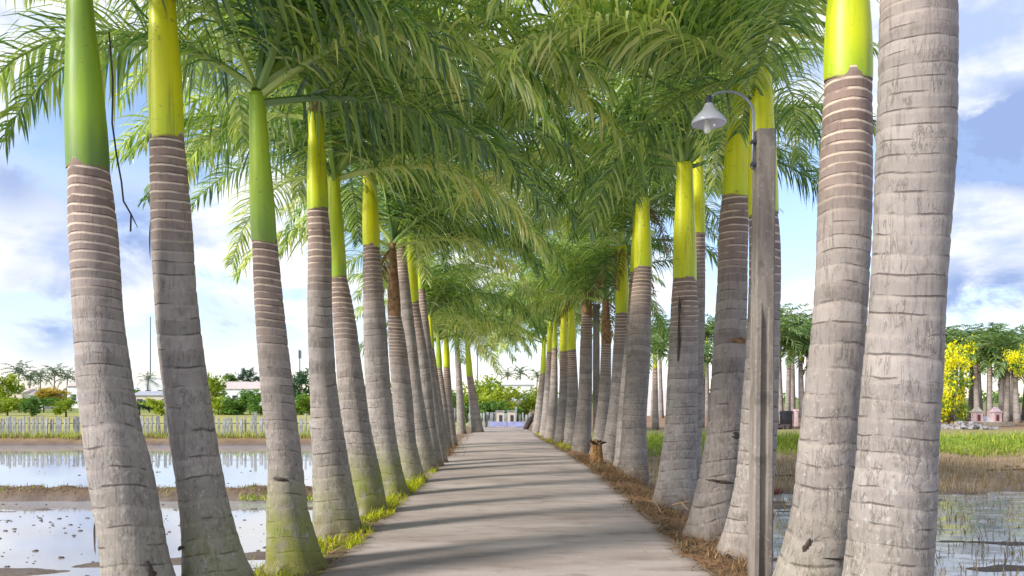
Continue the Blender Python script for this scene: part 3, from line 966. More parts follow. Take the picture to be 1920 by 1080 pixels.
b.build('pole', post_mat, post)
# arm: up the left face then over in an arc
arm_pts = []
yo = -0.02
for (ax_, ay_) in [(1409, 318), (1410, 280), (1411, 240), (1411.5, 215), (1408, 200), (1400, 188), (1388, 179.5), (1374, 174.5), (1360, 173), (1346, 175.5), (1336, 180), (1331, 187)]:
    arm_pts.append((wx(ax_, Y) - post.location.x, yo, wz(ay_, Y)))
b = MB()
b.tube(arm_pts, 0.0125, 10)
b.build('arm', M['metal'], post, True)
for ay_ in (268, 310):
    b = MB()
    b.box((wx(1412, Y) - post.location.x, yo, wz(ay_, Y)), (0.05, 0.06, 0.025))
    b.build('bracket', M['dark_metal'], post)
lx = wx(1328, Y) - post.location.x
b = MB()
b.lathe([(0.0, 0.0), (0.028, 0.0), (0.03, 0.03), (0.026, 0.075), (0.014, 0.085), (0, 0.085)], (lx, yo, wz(199, Y)), 16)
b.build('socket', M['dark_metal'], post, True)
zr = wz(233, Y)
b = MB()
pf = []
for (rp, yp) in [(7, 196), (9, 201), (13, 208), (19, 214), (26, 221), (31, 229), (32, 234)]:
    pf.append((rp * k, wz(yp, Y) - zr))
inner = [(r_ - 0.006, z_ - 0.004) for r_, z_ in pf[::-1]]
nfl = 40
vs, fs = [], []
allp = pf + inner
for (r_, z_) in allp:
    for q in range(nfl):
        a = 2 * math.pi * q / nfl
        fl_ = 1 + 0.02 * math.cos(20 * a)
        vs.append((lx + r_ * fl_ * math.cos(a), yo + r_ * fl_ * math.sin(a), zr + z_))
for i in range(len(allp) - 1):
    for q in range(nfl):
        q2 = (q + 1) % nfl
        fs.append((i * nfl + q, i * nfl + q2, (i + 1) * nfl + q2, (i + 1) * nfl + q))
b.add(vs, fs)
b.build('lamp_shade', M['shade'], post, True)
b = MB()
b.lathe([(0.0, -0.055), (0.02, -0.052), (0.027, -0.03), (0.028, 0.0), (0.022, 0.05), (0.018, 0.07), (0, 0.07)], (lx - 3 * k, yo, wz(240, Y)), 16)
b.build('bulb', M['bulb'], post, True)

Y = EYE * F / (842 - HY)
k = Y / F
zt = wz(574, Y)
b = MB()
b.box((0, 0, zt / 2 - 0.2), (12.5 * k, 12.5 * k, zt + 0.4), 0.0, 0.9)
post2 = empty('concrete_post', (wx(1118, Y), Y, 0))
tag(post2, 'slim pale concrete post rising between the brown sheathed palms on the right', 'post')
b.build('pole', post_mat, post2)
b = MB()
b.box((0, 0, zt + 0.03), (13.5 * k, 13.5 * k, 0.06))
b.build('cap', M['concrete'], post2)

# ------------------------------------------------------------------ stump by the right verge
Y = EYE * F / (866 - HY)
st = empty('palm_stump', (wx(1118, Y), Y, 0))
tag(st, 'orange brown cut palm stump with dark ragged top in front of the slim concrete post', 'stump')
b = MB()
r = random.Random(3)
n = 18
prof_ = [(0.20, -0.1), (0.165, 0.08), (0.14, 0.25), (0.135, 0.42), (0.14, 0.50)]
vs, fs = [], []
for (rr_, z_) in prof_:
    for q in range(n):
        a = 2 * math.pi * q / n
        w = rr_ * (1 + 0.12 * r.uniform(-1, 1))
        vs.append((w * math.cos(a), w * math.sin(a), z_ + (0.06 * r.random() if z_ > 0.45 else 0)))
for i in range(len(prof_) - 1):
    for q in range(n):
        q2 = (q + 1) % n
        fs.append((i * n + q, i * n + q2, (i + 1) * n + q2, (i + 1) * n + q))
fs.append(tuple(4 * n + q for q in range(n)))
b.add(vs, fs)
b.build('bark', plain('orange_stump', (0.36, 0.20, 0.085), 0.9, 0.1, 0.45, 12, 0.6), st)
b = MB()
for i in range(14):
    a = r.uniform(0, 6.28)
    rr_ = r.uniform(0.06, 0.14)
    p0 = Vector((rr_ * math.cos(a), rr_ * math.sin(a), 0.45))
    d = Vector((math.cos(a) * r.uniform(0.2, 0.9), math.sin(a) * 0.6, r.uniform(0.2, 0.9))).normalized()
    b.tube([p0, p0 + d * 0.09, p0 + d * 0.17 + Vector((0, 0, -0.03))], [0.035, 0.028, 0.006], 6)
b.build('ragged_top', M['darkwood'], st)

# ------------------------------------------------------------------ verge plants and litter
def blade(b, p, h, w, lean, az, segs=3, curl=0.5):
    p = Vector(p)
    side = Vector((-math.sin(az), math.cos(az), 0)) * (w / 2)
    vs = []
    q = p.copy()
    el = math.pi / 2 - lean
    for i in range(segs + 1):
        f = i / segs
        s = side * (1 - f ** 1.6)
        if i == segs:
            vs.append(q.copy())
        else:
            vs += [q - s, q + s]
        q = q + Vector((math.cos(az) * math.cos(el), math.sin(az) * math.cos(el), math.sin(el))) * (h / segs)
        el -= curl / segs * 2
    fs = [(2 * i, 2 * i + 1, 2 * i + 3, 2 * i + 2) for i in range(segs - 1)]
    fs.append((2 * segs - 2, 2 * segs - 1, 2 * segs))
    b.add(vs, fs)


R = random.Random(5)


def inside_trunk(x, y, m_=0.0):
    for (_, X0, Y0, r0) in PALMS:
        if (x - X0) ** 2 + (y - Y0) ** 2 < (r0 + m_) ** 2:
            return True
    return False


b = MB()
cnt = 0
while cnt < 5200:
    y = 4.6 + 14 * R.random() ** 1.3
    x = -1.62 - abs(R.gauss(0, 0.30))
    d = float(fbm(x * 1.9, y * 1.1, 3, 61))
    if d < 0.46 or inside_trunk(x, y):
        cnt += 1 if R.random() < 0.3 else 0
        continue
    hh = R.uniform(0.03, 0.11) * (0.6 + 1.8 * max(0, d - 0.45) / 0.2)
    blade(b, (x, y, gz(x, y) - 0.01), hh, R.uniform(0.008, 0.018), R.uniform(0, 0.8), R.uniform(0, 6.28), 3, R.uniform(0.2, 1.0))
    cnt += 1
for i in range(900):       # weeds on the far left verge and beside the road end
    y = R.uniform(24, 38)
    x = R.uniform(1.0, 2.0) if y > 25 else R.uniform(1.5, 2.0)
    x = float(np.interp(y, [24, 32, 38], [1.75, 1.35, 1.2])) + R.uniform(-0.25, 0.5)
    if inside_trunk(x, y):
        continue
    blade(b, (x, y, gz(x, y) - 0.01), R.uniform(0.06, 0.2), R.uniform(0.02, 0.04), R.uniform(0, 0.9), R.uniform(0, 6.28), 2, 0.6)
tag(b.build('verge_grass', M['grass_lime']), 'bright lime weeds growing along the road edges', 'grass', kind='stuff')

b = MB()
for i in range(5200):       # dead leaflets and chaff
    right = R.random() < 0.74
    y = 4.0 + 30 * R.random() ** 1.7
    if right:
        e = float(np.interp(y, [4, 12, 18, 22, 27, 32, 42], [1.80, 1.84, 1.80, 1.62, 1.35, 1.05, 0.8]))
        x = e - 0.10 + abs(R.gauss(0, 0.45))
    else:
        x = -1.70 - abs(R.gauss(0, 0.40)) + 0.06
    if abs(x) > 3.1 or inside_trunk(x, y):
        continue
    z = max(gz(x, y), 0.02 if abs(x) < 1.75 else -9) + 0.012
    az = R.uniform(0, 6.28)
    ln = R.uniform(0.05, 0.30) * (0.6 if y < 8 else 1)
    blade(b, (x, y, z), ln, R.uniform(0.008, 0.026), R.uniform(1.15, 1.55), az, 3, R.uniform(-0.1, 0.25))
for i in range(420):
    y = 4.5 + 26 * R.random() ** 1.5
    x = R.uniform(-1.6, 1.6)
    if R.random() > (abs(x) / 1.6) ** 2 + 0.12:
        continue
    blade(b, (x, y, 0.048 - 0.012 * (abs(x) > 1.2)), R.uniform(0.03, 0.16), R.uniform(0.006, 0.018), R.uniform(1.42, 1.56), R.uniform(0, 6.28), 3, R.uniform(-0.05, 0.1))
for (tx, ty, n_, hh) in [(2.30, 15.8, 260, 0.30), (2.05, 17.0, 260, 0.34), (2.45, 12.6, 200, 0.22), (2.15, 11.2, 200, 0.2), (2.25, 9.0, 260, 0.2),
                         (2.35, 7.6, 320, 0.18), (2.05, 8.0, 200, 0.12), (1.9, 19.6, 240, 0.34), (2.2, 21, 200, 0.35), (-1.95, 22, 260, 0.45), (-2.0, 24.5, 200, 0.45), (2.1, 13.9, 220, 0.22)]:
    for i in range(n_):
        x = tx + R.gauss(0, 0.22)
        y = ty + R.gauss(0, 0.5)
        if inside_trunk(x, y):
            continue
        blade(b, (x, y, gz(x, y) - 0.01), hh * R.uniform(0.35, 1.2), R.uniform(0.006, 0.016), R.uniform(0.1, 1.2), R.uniform(0, 6.28), 3, R.uniform(0.2, 1.2))
tag(b.build('dry_litter', M['litter']), 'dry brown palm leaflets and withered grass strewn along the verges', 'litter', kind='stuff')

# sticks on the verge
for (sx_, sy, ex, ey, rad, lab) in [(1262, 955, 1290, 963, 0.018, 'pale brown broken branch lying at the right road edge'), (1212, 946, 1240, 968, 0.010, 'thin crooked twig reaching onto the road from the right edge')]:
    Y1 = EYE * F / (sy - HY)
    Y2 = EYE * F / (ey - HY)
    b = MB()
    p0 = Vector((wx(sx_, Y1), Y1, 0.06))
    p1 = Vector((wx(ex, Y2), Y2, 0.05))
    md = (p0 + p1) / 2 + Vector((0.03, 0.04, 0.06))
    b.tube([p0, md, p1], [rad, rad * 0.9, rad * 0.6], 7)
    b.tube([md, md + Vector((0.08, -0.12, 0.05))], [rad * 0.6, rad * 0.3], 6)
    tag(b.build('branch', plain('bare_branch', (0.42, 0.28, 0.17), 0.9, 0.1)), lab, 'branch')

# ------------------------------------------------------------------ paddies: clods, stubble, grass bank, weeds
b = MB()
for i in range(900):
    y = R.uniform(9.5, 18) if R.random() < 0.7 else R.uniform(20.5, 38)
    x = -R.uniform(3.6, 9.5 + (y - 9) * 0.5)
    if float(fbm(x * 0.5, y * 0.9, 3, 81)) < 0.5 and R.random() < 0.85:
        continue
    s = R.uniform(0.015, 0.06) * R.uniform(0.5, 1)
    n = 7
    vs = [(x + s * 1.4 * math.cos(q * 6.283 / n) * R.uniform(0.7, 1.2), y + s * math.sin(q * 6.283 / n) * R.uniform(0.7, 1.2), WZ - 0.02) for q in range(n)]
    vs += [(x + s * 0.7 * math.cos(q * 6.283 / n), y + s * 0.5 * math.sin(q * 6.283 / n), WZ + s * R.uniform(0.25, 0.5)) for q in range(n)]
    fs = [(q, (q + 1) % n, n + (q + 1) % n, n + q) for q in range(n)] + [tuple(n + q for q in range(n))]
    b.add(vs, fs)
tag(b.build('mud_clods', plain('wet_mud', (0.13, 0.10, 0.085), 0.7, 0.3, 0.4, 9, 0.4)), 'small dark mud clods breaking the surface of the left paddy', 'mud', kind='stuff')

b = MB()
for i in range(6500):       # stubble standing in water and on the damp strip
    if R.random() < 0.5:
        y = R.uniform(8.5, 20.5)
    else:
        y = R.uniform(20, 30)
    x = R.uniform(3.7, 8 + y * 0.75)
    y += 0.25 * math.sin(x * 2)
    dens = 4 if y > 20 else 2
    for q in range(dens):
        xx, yy = x + R.gauss(0, 0.07), y + R.gauss(0, 0.07)
        blade(b, (xx, yy, max(gz(xx, yy), WZ - 0.05) - 0.02), R.uniform(0.12, 0.30) * (1.25 if y > 20 else 0.8), R.uniform(0.012, 0.026), abs(R.gauss(0, 0.3)), R.uniform(0, 6.28), 2, 0.3)
for i in range(2600):       # fallen straw floating on the water
    y = R.uniform(8.5, 21)
    x = R.uniform(3.7, 7 + y * 0.6)
    if float(fbm(x * 0.6, y * 1.4, 3, 87)) < 0.5:
        continue
    blade(b, (x, y, WZ + 0.006), R.uniform(0.1, 0.4), R.uniform(0.015, 0.03), R.uniform(1.5, 1.57), R.choice([0, 3.14]) + R.gauss(0, 0.5), 3, 0.0)
tag(b.build('rice_stubble', M['straw']), 'pale brown rice stubble standing in the right paddy', 'stubble', kind='stuff')

b = MB()
for i in range(11000):
    y = 30.3 + abs(R.gauss(0, 1.5))
    x = R.uniform(3.0, 30)
    d = float(fbm(x * 0.7, y * 0.6, 3, 71))
    if y > 34 and d < 0.5:
        continue
    blade(b, (x, y, gz(x, y) - 0.02), R.uniform(0.10, 0.38) * (0.3 + 1.5 * d), R.uniform(0.02, 0.045), abs(R.gauss(0, 0.35)), R.uniform(0, 6.28), 3, R.uniform(0.3, 1.0))
tag(b.build('bank_grass', M['grass_green']), 'tall bright green grass on the bank behind the right paddy', 'grass', kind='stuff')

b = MB()
for i in range(2600):
    y = 40.3 + abs(R.gauss(0, 1.6))
    x = R.uniform(-33, -3.5)
    blade(b, (x, y, gz(x, y) - 0.02), R.uniform(0.12, 0.6), R.uniform(0.03, 0.06), abs(R.gauss(0, 0.4)), R.uniform(0, 6.28), 2, 0.6)
for i in range(500):
    y = R.uniform(18.5, 19.6)
    x = R.uniform(-13, -3.7)
    if float(fbm(x * 1.2, 7.0, 2, 83)) > 0.5:
        blade(b, (x, y, gz(x, y) - 0.01), R.uniform(0.04, 0.14), R.uniform(0.02, 0.03), abs(R.gauss(0, 0.6)), R.uniform(0, 6.28), 2, 0.6)
for i in range(320):
    y = R.uniform(18.2, 18.7)
    x = R.uniform(-6.3, -3.7)
    blade(b, (x, y, WZ + 0.05), R.uniform(0.05, 0.22), R.uniform(0.02, 0.04), abs(R.gauss(0, 0.5)), R.uniform(0, 6.28), 2, 0.6)
tag(b.build('bund_weeds', M['grass_green']), 'green and yellow weeds along the earth bunds of the left paddy', 'weeds', kind='stuff')
b = MB()
for i in range(2400):
    y = 40.2 + abs(R.gauss(0, 1.2))
    x = R.uniform(-33, -3.5)
    blade(b, (x, y, gz(x, y) - 0.02), R.uniform(0.1, 0.35), R.uniform(0.03, 0.06), abs(R.gauss(0, 0.5)), R.uniform(0, 6.28), 2, 0.6)
for i in range(2200):
    y = R.uniform(18.6, 19.7)
    x = R.uniform(-14, -3.6)
    blade(b, (x, y, gz(x, y) - 0.01), R.uniform(0.04, 0.16), R.uniform(0.012, 0.025), abs(R.gauss(0.6, 0.5)), R.uniform(0, 6.28), 2, 0.6)
tag(b.build('bund_straw', M['straw']), 'dry straw coloured grass on the earth bunds and below the picket fence', 'dry grass', kind='stuff')

# planks and sticks on the right paddy
for (x0, x1, py, h, tilt, mt, lab, nm) in [
        (1850, 1935, 886, 0.05, 0.1, 'darkwood', 'dark plank lying on the stubble at the right edge', 'plank'),
        (1882, 1912, 879, 0.04, -0.05, 'darkwood', 'short thin dark stick beside the plank at the right edge', 'stick'),
        (1444, 1492, 897, 0.05, 0.05, 'black', 'black pole lying in the water just right of the lamp post', 'pole'),
        (1440, 1466, 927, 0.07, 0.0, 'redwood', 'short red brown board floating right of the lamp post', 'board')]:
    Y = (EYE - WZ) * F / (py - HY)
    b = MB()
    X0, X1 = wx(x0, Y), wx(x1, Y)
    n_ = 6
    pts = [(X0 + (X1 - X0) * i / n_, Y + tilt * i / n_, WZ + 0.06 + 0.02 * math.sin(i * 1.7)) for i in range(n_ + 1)]
    b.tube(pts, [h * 0.8] + [h] * (n_ - 1) + [h * 0.5], 7)
    tag(b.build(nm, M[mt]), lab, nm)

# ------------------------------------------------------------------ fences
def fence(name, label, x0, x1, y, spacing, hmin, hmax, z0, seed, yw=0.25):
    r = random.Random(seed)
    n = int((x1 - x0) / spacing)
    root = empty(name, ((x0 + x1) / 2, y, z0))
    tag(root, label, 'fence')
    xm = (x0 + x1) / 2
    for i in range(n):
        xx = x0 + spacing * (i + r.uniform(-0.2, 0.2)) - xm
        h = r.uniform(hmin, hmax) * (1.3 if r.random() < 0.07 else 1)
        w = r.uniform(0.08, 0.20)
        b = MB()
        b.box((0, 0, h / 2 - 0.1), (w, 0.06, h + 0.2), 0, r.uniform(0.8, 1.0))
        o = b.build('picket', M['picket'], root)
        o.location = (xx, r.uniform(-0.06, 0.06), 0)
        o.rotation_euler = (r.gauss(0, 0.03), r.gauss(0, 0.035), r.gauss(0, 0.2))
    b = MB()
    b.box((0, 0.09, hmin * 0.75), (x1 - x0, 0.03, 0.035))
    b.build('rail', M['wood'], root)


fence('picket_fence', 'long rough grey picket fence beyond the flooded left paddy', -31.5, -8.2, 43.2, 0.245, 0.92, 1.14, -0.5, 4)
fence('picket_fence', 'short grey picket fence closing off the end of the road', -4.6, 2.6, 44.6, 0.20, 0.75, 0.95, -0.12, 5)

# barrier and gate pillars at the road end
Y = 42.0
b = MB()
br = empty('barrier', (wx(950, Y), Y, 0))
tag(br, 'low blue barrier across the far end of the road', 'barrier')
for s_ in (-1, 1):
    b = MB()
    b.box((s_ * 0.46, 0, 0.19), (0.90, 0.06, 0.26))
    b.build('panel', M['blue'], br)
for s_ in (-0.93, 0, 0.93):
    b = MB()
    b.box((s_, 0, 0.18), (0.05, 0.08, 0.40))
    b.build('post', M['picket'], br)
for px_, lab in ((938, 'left of the two short grey gate pillars behind the blue barrier'), (959, 'right of the two short grey gate pillars behind the blue barrier')):
    Y = 43.4
    g = empty('gate_pillar', (wx(px_, Y), Y, -0.05))
    tag(g, lab, 'pillar', 'gate pillars at the road end')
    b = MB()
    b.box((0, 0, 0.42), (0.42, 0.3, 0.9))
    b.build('body', M['cream_wall'], g)
    b = MB()
    b.box((0, 0, 0.91), (0.50, 0.38, 0.07))
    b.build('cap', M['picket'], g)
    b = MB()
    b.box((0.02, -0.155, 0.52), (0.16, 0.03, 0.34))
    b.build('opening', M['window'], g)
Y = 39.5
b = MB()
b.tube([(wx(983, Y), Y, -0.1), (wx(993, Y), Y + 0.1, 0.42), (wx(1005, Y), Y + 0.2, 0.85)], [0.12, 0.14, 0.07], 8)
b.tube([(wx(990, Y), Y + 0.1, 0.2), (wx(1008, Y), Y, 0.75)], [0.07, 0.05], 7)
tag(b.build('log', M['darkwood']), 'dark log leaning against the last palm of the right row', 'log')

# ------------------------------------------------------------------ broadleaf trees and bushes
def crown_mesh(name, mat, seed, n=1500, lobes=9, leaf=0.085, sx=1.0, sz=1.0, flat=0.0, mats=None, fl_frac=0.0, loose=False):
    """A crown about one unit in radius made of leaf clusters spread through lobes."""
    r = np.random.default_rng(seed)
    cs_ = []
    for i in range(lobes):
        d = r.normal(0, 1, 3)
        d /= np.linalg.norm(d)
        rad = r.uniform(0.35, 0.75)
        cs_.append((d * (rad * 1.3 if loose else rad) * np.array([sx, sx, sz]), r.uniform(0.14, 0.30) if loose else r.uniform(0.25, 0.48)))
    b = MB()
    mi = []
    clusters = n // 12
    for c in range(clusters):
        ctr, lr = cs_[int(r.integers(lobes))]
        d = r.normal(0, 1, 3)
        d /= np.linalg.norm(d)
        pos = ctr + d * lr * r.uniform(0.4, 1.0)
        flower = r.random() < fl_frac + (0.35 if loose and lr > 0.22 else -0.2 if loose else 0)
        for q in range(12):
            p = pos + r.normal(0, 0.075, 3)
            u = r.normal(0, 1, 3)
            u /= np.linalg.norm(u)
            v = np.cross(u, r.normal(0, 1, 3))
            v /= np.linalg.norm(v)
            s = leaf * r.uniform(0.6, 1.3)
            b.add([p - u * s, p + v * s * 0.45, p + u * s, p - v * s * 0.45], [(0, 1, 2, 3)])
            mi.append(1 if flower else 0)
    me = b.mesh(name, mat)
    if mats:
        me.materials.append(mats)
        me.polygons.foreach_set('material_index', mi)
    return me


CR = {}
for key in ('lime_leaf', 'mid_leaf', 'dark_leaf', 'orange_leaf'):
    CR[key] = [crown_mesh('crown', M[key], 500 + i * 13 + len(key), 1900, 9 + i) for i in range(3)]


def trunk_mb(h, r0, seed):
    r = random.Random(seed)
    b = MB()
    top = Vector((r.uniform(-0.1, 0.1) * h, 0, h * 0.75))
    b.tube([(0, 0, -0.3), (0, 0, h * 0.3), top], [r0 * 1.2, r0, r0 * 0.6], 8)
    for i in range(4):
        a = r.uniform(0, 6.28)
        b.tube([top * 0.7, top + Vector((math.cos(a) * h * 0.2, math.sin(a) * h * 0.2, h * 0.2))], [r0 * 0.5, r0 * 0.2], 6)
    return b


def tree(name, label, cat, px_, Y, ytop, ybot, wpx, key, seed, group, z0, trunk=True):
    """crown fills rows ytop..ybot and wpx columns of the photo at distance Y"""
    k = Y / F
    root = empty(name, (wx(px_, Y), Y, z0))
    tag(root, label, cat, group)
    zt, zb = wz(ytop, Y) - z0, wz(ybot, Y) - z0
    zb = max(zb, 0.0)
    o = link('crown', CR[key][seed % 3], root, (0, 0, (zt + zb) / 2), seed * 1.7)
    o.scale = (wpx * k / 1.2, wpx * k / 1.2, max(0.3, (zt - zb) / 1.5))
    trunk_mb(max(0.6, (zt + zb) / 2), 0.03 * (zt) + 0.03, seed).build('trunk', M['wood'], root)
    return root


FZ = -0.47
G1, G2 = 'trees behind the left fields', 'bushes behind the picket fences'
bushes = [
    ('tree', 'bright lime tree at the far left edge in front of the coconut palms', 'tree', 6, 120, 698, 752, 46, 'lime_leaf', 1, G1),
    ('bush', 'lime bush below the coconut palms at the far left', 'bush', 36, 110, 742, 768, 46, 'lime_leaf', 2, G2),
    ('bush', 'green bush in front of the orange flowering tree on the left', 'bush', 82, 110, 748, 768, 56, 'mid_leaf', 3, G2),
    ('tree', 'orange tinged low tree among the small houses at far left', 'tree', 98, 140, 726, 752, 50, 'orange_leaf', 4, G1),
    ('bush', 'bright green bush below the white block building', 'bush', 280, 110, 750, 768, 44, 'lime_leaf', 5, G2),
    ('tree', 'lime yellow tree left of the long white building', 'tree', 396, 110, 700, 752, 40, 'lime_leaf', 6, G1),
    ('bush', 'yellowish bush left of the two big bushes below the long white building', 'bush', 410, 95, 742, 776, 44, 'lime_leaf', 7, G2),
    ('bush', 'broad green bush in front of the long white building', 'bush', 440, 95, 732, 776, 56, 'mid_leaf', 8, G2),
    ('bush', 'round dark green bush beside the slim palm on the left', 'bush', 478, 95, 738, 776, 48, 'mid_leaf', 9, G2),
    ('tree', 'dark conical tree rising behind the long white building', 'tree', 462, 175, 688, 722, 20, 'dark_leaf', 10, G1),
    ('tree', 'low dark tree right of the conical tree on the skyline', 'tree', 486, 175, 702, 722, 26, 'dark_leaf', 11, G1),
    ('tree', 'low green tree on the skyline left of the conical tree', 'tree', 436, 175, 703, 722, 30, 'mid_leaf', 12, G1),
    ('tree', 'dark blue green tree below the second mast', 'tree', 562, 120, 692, 748, 34, 'dark_leaf', 13, G1),
    ('bush', 'green bush under the dark tree by the second mast', 'bush', 566, 95, 738, 776, 40, 'mid_leaf', 14, G2),
    ('tree', 'lime tree at the left side of the view through the avenue', 'tree', 905, 58, 706, 790, 66, 'lime_leaf', 15, G1),
    ('bush', 'lime green bush in the middle behind the road end', 'bush', 942, 56, 722, 792, 60, 'lime_leaf', 16, G2),
    ('bush', 'lower green bush behind the gate pillars at the road end', 'bush', 958, 53, 752, 794, 52, 'mid_leaf', 17, G2),
    ('tree', 'bright tree at the right side of the view through the avenue', 'tree', 992, 58, 728, 790, 46, 'lime_leaf', 18, G1),
    ('bush', 'dark green bush behind the fence at the left of the road end', 'bush', 918, 53, 752, 794, 44, 'mid_leaf', 19, G2),
    ('bush', 'green bush seen between the last palms of the left row', 'bush', 868, 56, 735, 794, 46, 'mid_leaf', 20, G2),
    ('bush', 'small green bush behind the far end of the left row', 'bush', 845, 58, 740, 794, 40, 'mid_leaf', 21, G2),
    ('tree', 'pale green tree seen between the second and third palm columns of the left row', 'tree', 668, 75, 700, 775, 40, 'mid_leaf', 22, G1),
    ('bush', 'bush in the gap between the mossy footed palms on the left', 'bush', 735, 70, 720, 780, 60, 'lime_leaf', 23, G2),
]
rb_ = random.Random(44)
kinds = ['lime_leaf', 'mid_leaf', 'lime_leaf', 'dark_leaf']
for i, (px_, lab_) in enumerate([(14, 'low bush in the field just left of the lime bush at far left'), (60, 'low bush in front of the small gabled house'),
                                 (124, 'bush right of the orange tinged tree at far left'), (262, 'small bush just right of the leftmost palm trunk, before the shed'),
                                 (303, 'bush at the left side of the second left palm trunk, before the shed'), (496, 'bush touching the slim mossy footed palm in front of the long building'),
                                 (580, 'bush right of the second mast beside the fourth left palm')]):
    bushes.append(('bush', lab_, 'bush', px_, 88 + rb_.uniform(-6, 14), 746 + rb_.uniform(-4, 4), 776, 34 + rb_.uniform(-6, 12), kinds[i % 4], 30 + i, G2))
for a in bushes:
    tree(*a, FZ)

b = MB()
rt_ = np.random.default_rng(91)
for i in range(150):
    x_ = rt_.uniform(-230, 160)
    y_ = rt_.uniform(215, 270)
    h_ = rt_.uniform(2.2, 5.5)
    for q in range(70):
        d = rt_.normal(0, 1, 3)
        d /= np.linalg.norm(d)
        p_ = np.array([x_, y_, FZ + h_ * 0.5]) + d * np.array([h_ * 0.75, h_ * 0.5, h_ * 0.55]) * rt_.uniform(0.6, 1.0)
        p_[2] = max(p_[2], FZ + 0.2)
        u_ = rt_.normal(0, 1, 3)
        u_ /= np.linalg.norm(u_)
        v_ = np.cross(u_, d)
        b.add([p_ - u_ * 0.55, p_ + v_ * 0.4, p_ + u_ * 0.55, p_ - v_ * 0.4], [(0, 1, 2, 3)])
tag(b.build('treeline', M['mid_leaf']), 'low distant line of green trees along the horizon', 'trees', kind='stuff')

# yellow flowering tree on the right with cut stones below
Y = 43.0
k = Y / F


def flower_tree(px_, Y, ytop, ybot, wpx, seed, label, frac):
    k = Y / F
    root = empty('flowering_tree', (wx(px_, Y), Y, 0))
    tag(root, label, 'tree', 'yellow flowering trees by the grove')
    me = crown_mesh('crown', M['mid_leaf'], seed, 6800, 22, 0.045, 1.0, 1.0, mats=M['flower'], fl_frac=frac, loose=True)
    zt, zb = wz(ytop, Y), wz(ybot, Y)
    o = link('crown', me, root, (0, 0, (zt + zb) / 2), seed * 0.9)
    o.scale = (wpx * k / 1.6, wpx * k / 1.6, (zt - zb) / 1.75)
    trunk_mb((zt + zb) / 2, 0.09, seed).build('trunk', M['wood'], root)


flower_tree(1780, 43, 632, 780, 88, 900, 'tree full of bright yellow blossom between the nearest right palm and the pink tomb', 0.48)
flower_tree(1932, 45, 640, 720, 60, 901, 'yellow flowering tree cut by the right picture edge', 0.5)
flower_tree(1633, 46, 690, 790, 40, 902, 'small yellow flowering tree in the gap between the two nearest right palms', 0.5)

# ------------------------------------------------------------------ grove of palms on the right, smaller palms, coconut palms
def far_crown(name, mat, seed, n=16, L=2.5, nl=18, drop=85, width=0.10, ll=0.8, angs=None):
    r = np.random.default_rng(seed)
    b = MB()
    for i in range(n):
        u = (i + 0.5) / n
        a0 = 82 - 95 * u
        az = i * 2.4 + r.normal(0, 0.2)
        me = frond_mesh('tmp', a0, drop * r.uniform(0.8, 1.2), seed * 31 + i, mat, L * r.uniform(0.85, 1.1), nl, width, ll, 0.4, 3, 0.08, 0.8)
        v = np.zeros(len(me.vertices) * 3)
        me.vertices.foreach_get('co', v)
        v = v.reshape(-1, 3)
        ca, sa = math.cos(az), math.sin(az)
        v2 = np.stack([v[:, 0] * ca - v[:, 1] * sa, v[:, 0] * sa + v[:, 1] * ca, v[:, 2]], 1)
        b.add(v2, [tuple(p.vertices) for p in me.polygons])
        bpy.data.meshes.remove(me)
    return b.mesh(name, mat)


FC = [far_crown('crown', M['far_frond'], 40 + i) for i in range(3)]
CC = [far_crown('crown', M['coco'], 50 + i, 12, 2.6, 14, 70, 0.14, 0.6) for i in range(2)]


def simple_trunk(pts, rads, seed, ns=12):
    b = MB()
    b.tube(pts, rads, ns)
    me = b.mesh('trunk', M['bark'], True)
    z = np.array([v[2] for v in b.v])
    zt = z.max()
    attr(me, 'ring', z / 0.16)
    attr(me, 'dtop', zt - z)
    attr(me, 'hgt', z)
    attr(me, 'moss', np.zeros(len(z)))
    return me


def shaft_mesh(h, r0, r1, tint):
    b = MB()
    ts = np.linspace(0, 1, 7)
    b.tube([(0, 0, h * t) for t in ts], [r0 + (r1 - r0) * t for t in ts], 10)
    me = b.mesh('crown_shaft', M['shaft'], True)
    z = np.array([v[2] for v in b.v])
    attr(me, 'tint', np.full(len(z), tint))
    attr(me, 'tt', z / h)
    return me


GT = [simple_trunk([(0.0, 0, -0.3), (0.05 * s_, 0, 0.5), (0.12 * s_, 0, 1.8), (0.16 * s_, 0, 3.2)], [0.24, 0.20, 0.155, 0.12], s_ + 5) for s_ in (-1, 0, 1)]
GS = [shaft_mesh(0.95, 0.12, 0.07, t_) for t_ in (0.12, 0.3, 0.5)]


def far_palm(px_, Y, z0, sc_, seed, label, group, name='royal_palm', hs=1.0, crown=None):
    r = random.Random(seed)
    i = seed % 3
    root = empty(name, (wx(px_, Y), Y, z0))
    tag(root, label, 'palm tree', group)
    t = link('trunk', GT[i], root)
    t.scale = (sc_, sc_, hs)
    xo = 0.16 * (i - 1) * sc_
    s = link('crown_shaft', GS[(seed // 3) % 3], root, (xo, 0, 3.18 * hs))
    s.scale = (sc_, sc_, sc_)
    c = link('crown', (crown or FC)[seed % len(crown or FC)], root, (xo, 0, 3.18 * hs + 0.9 * sc_), r.uniform(0, 6.28), sc_)
    return root


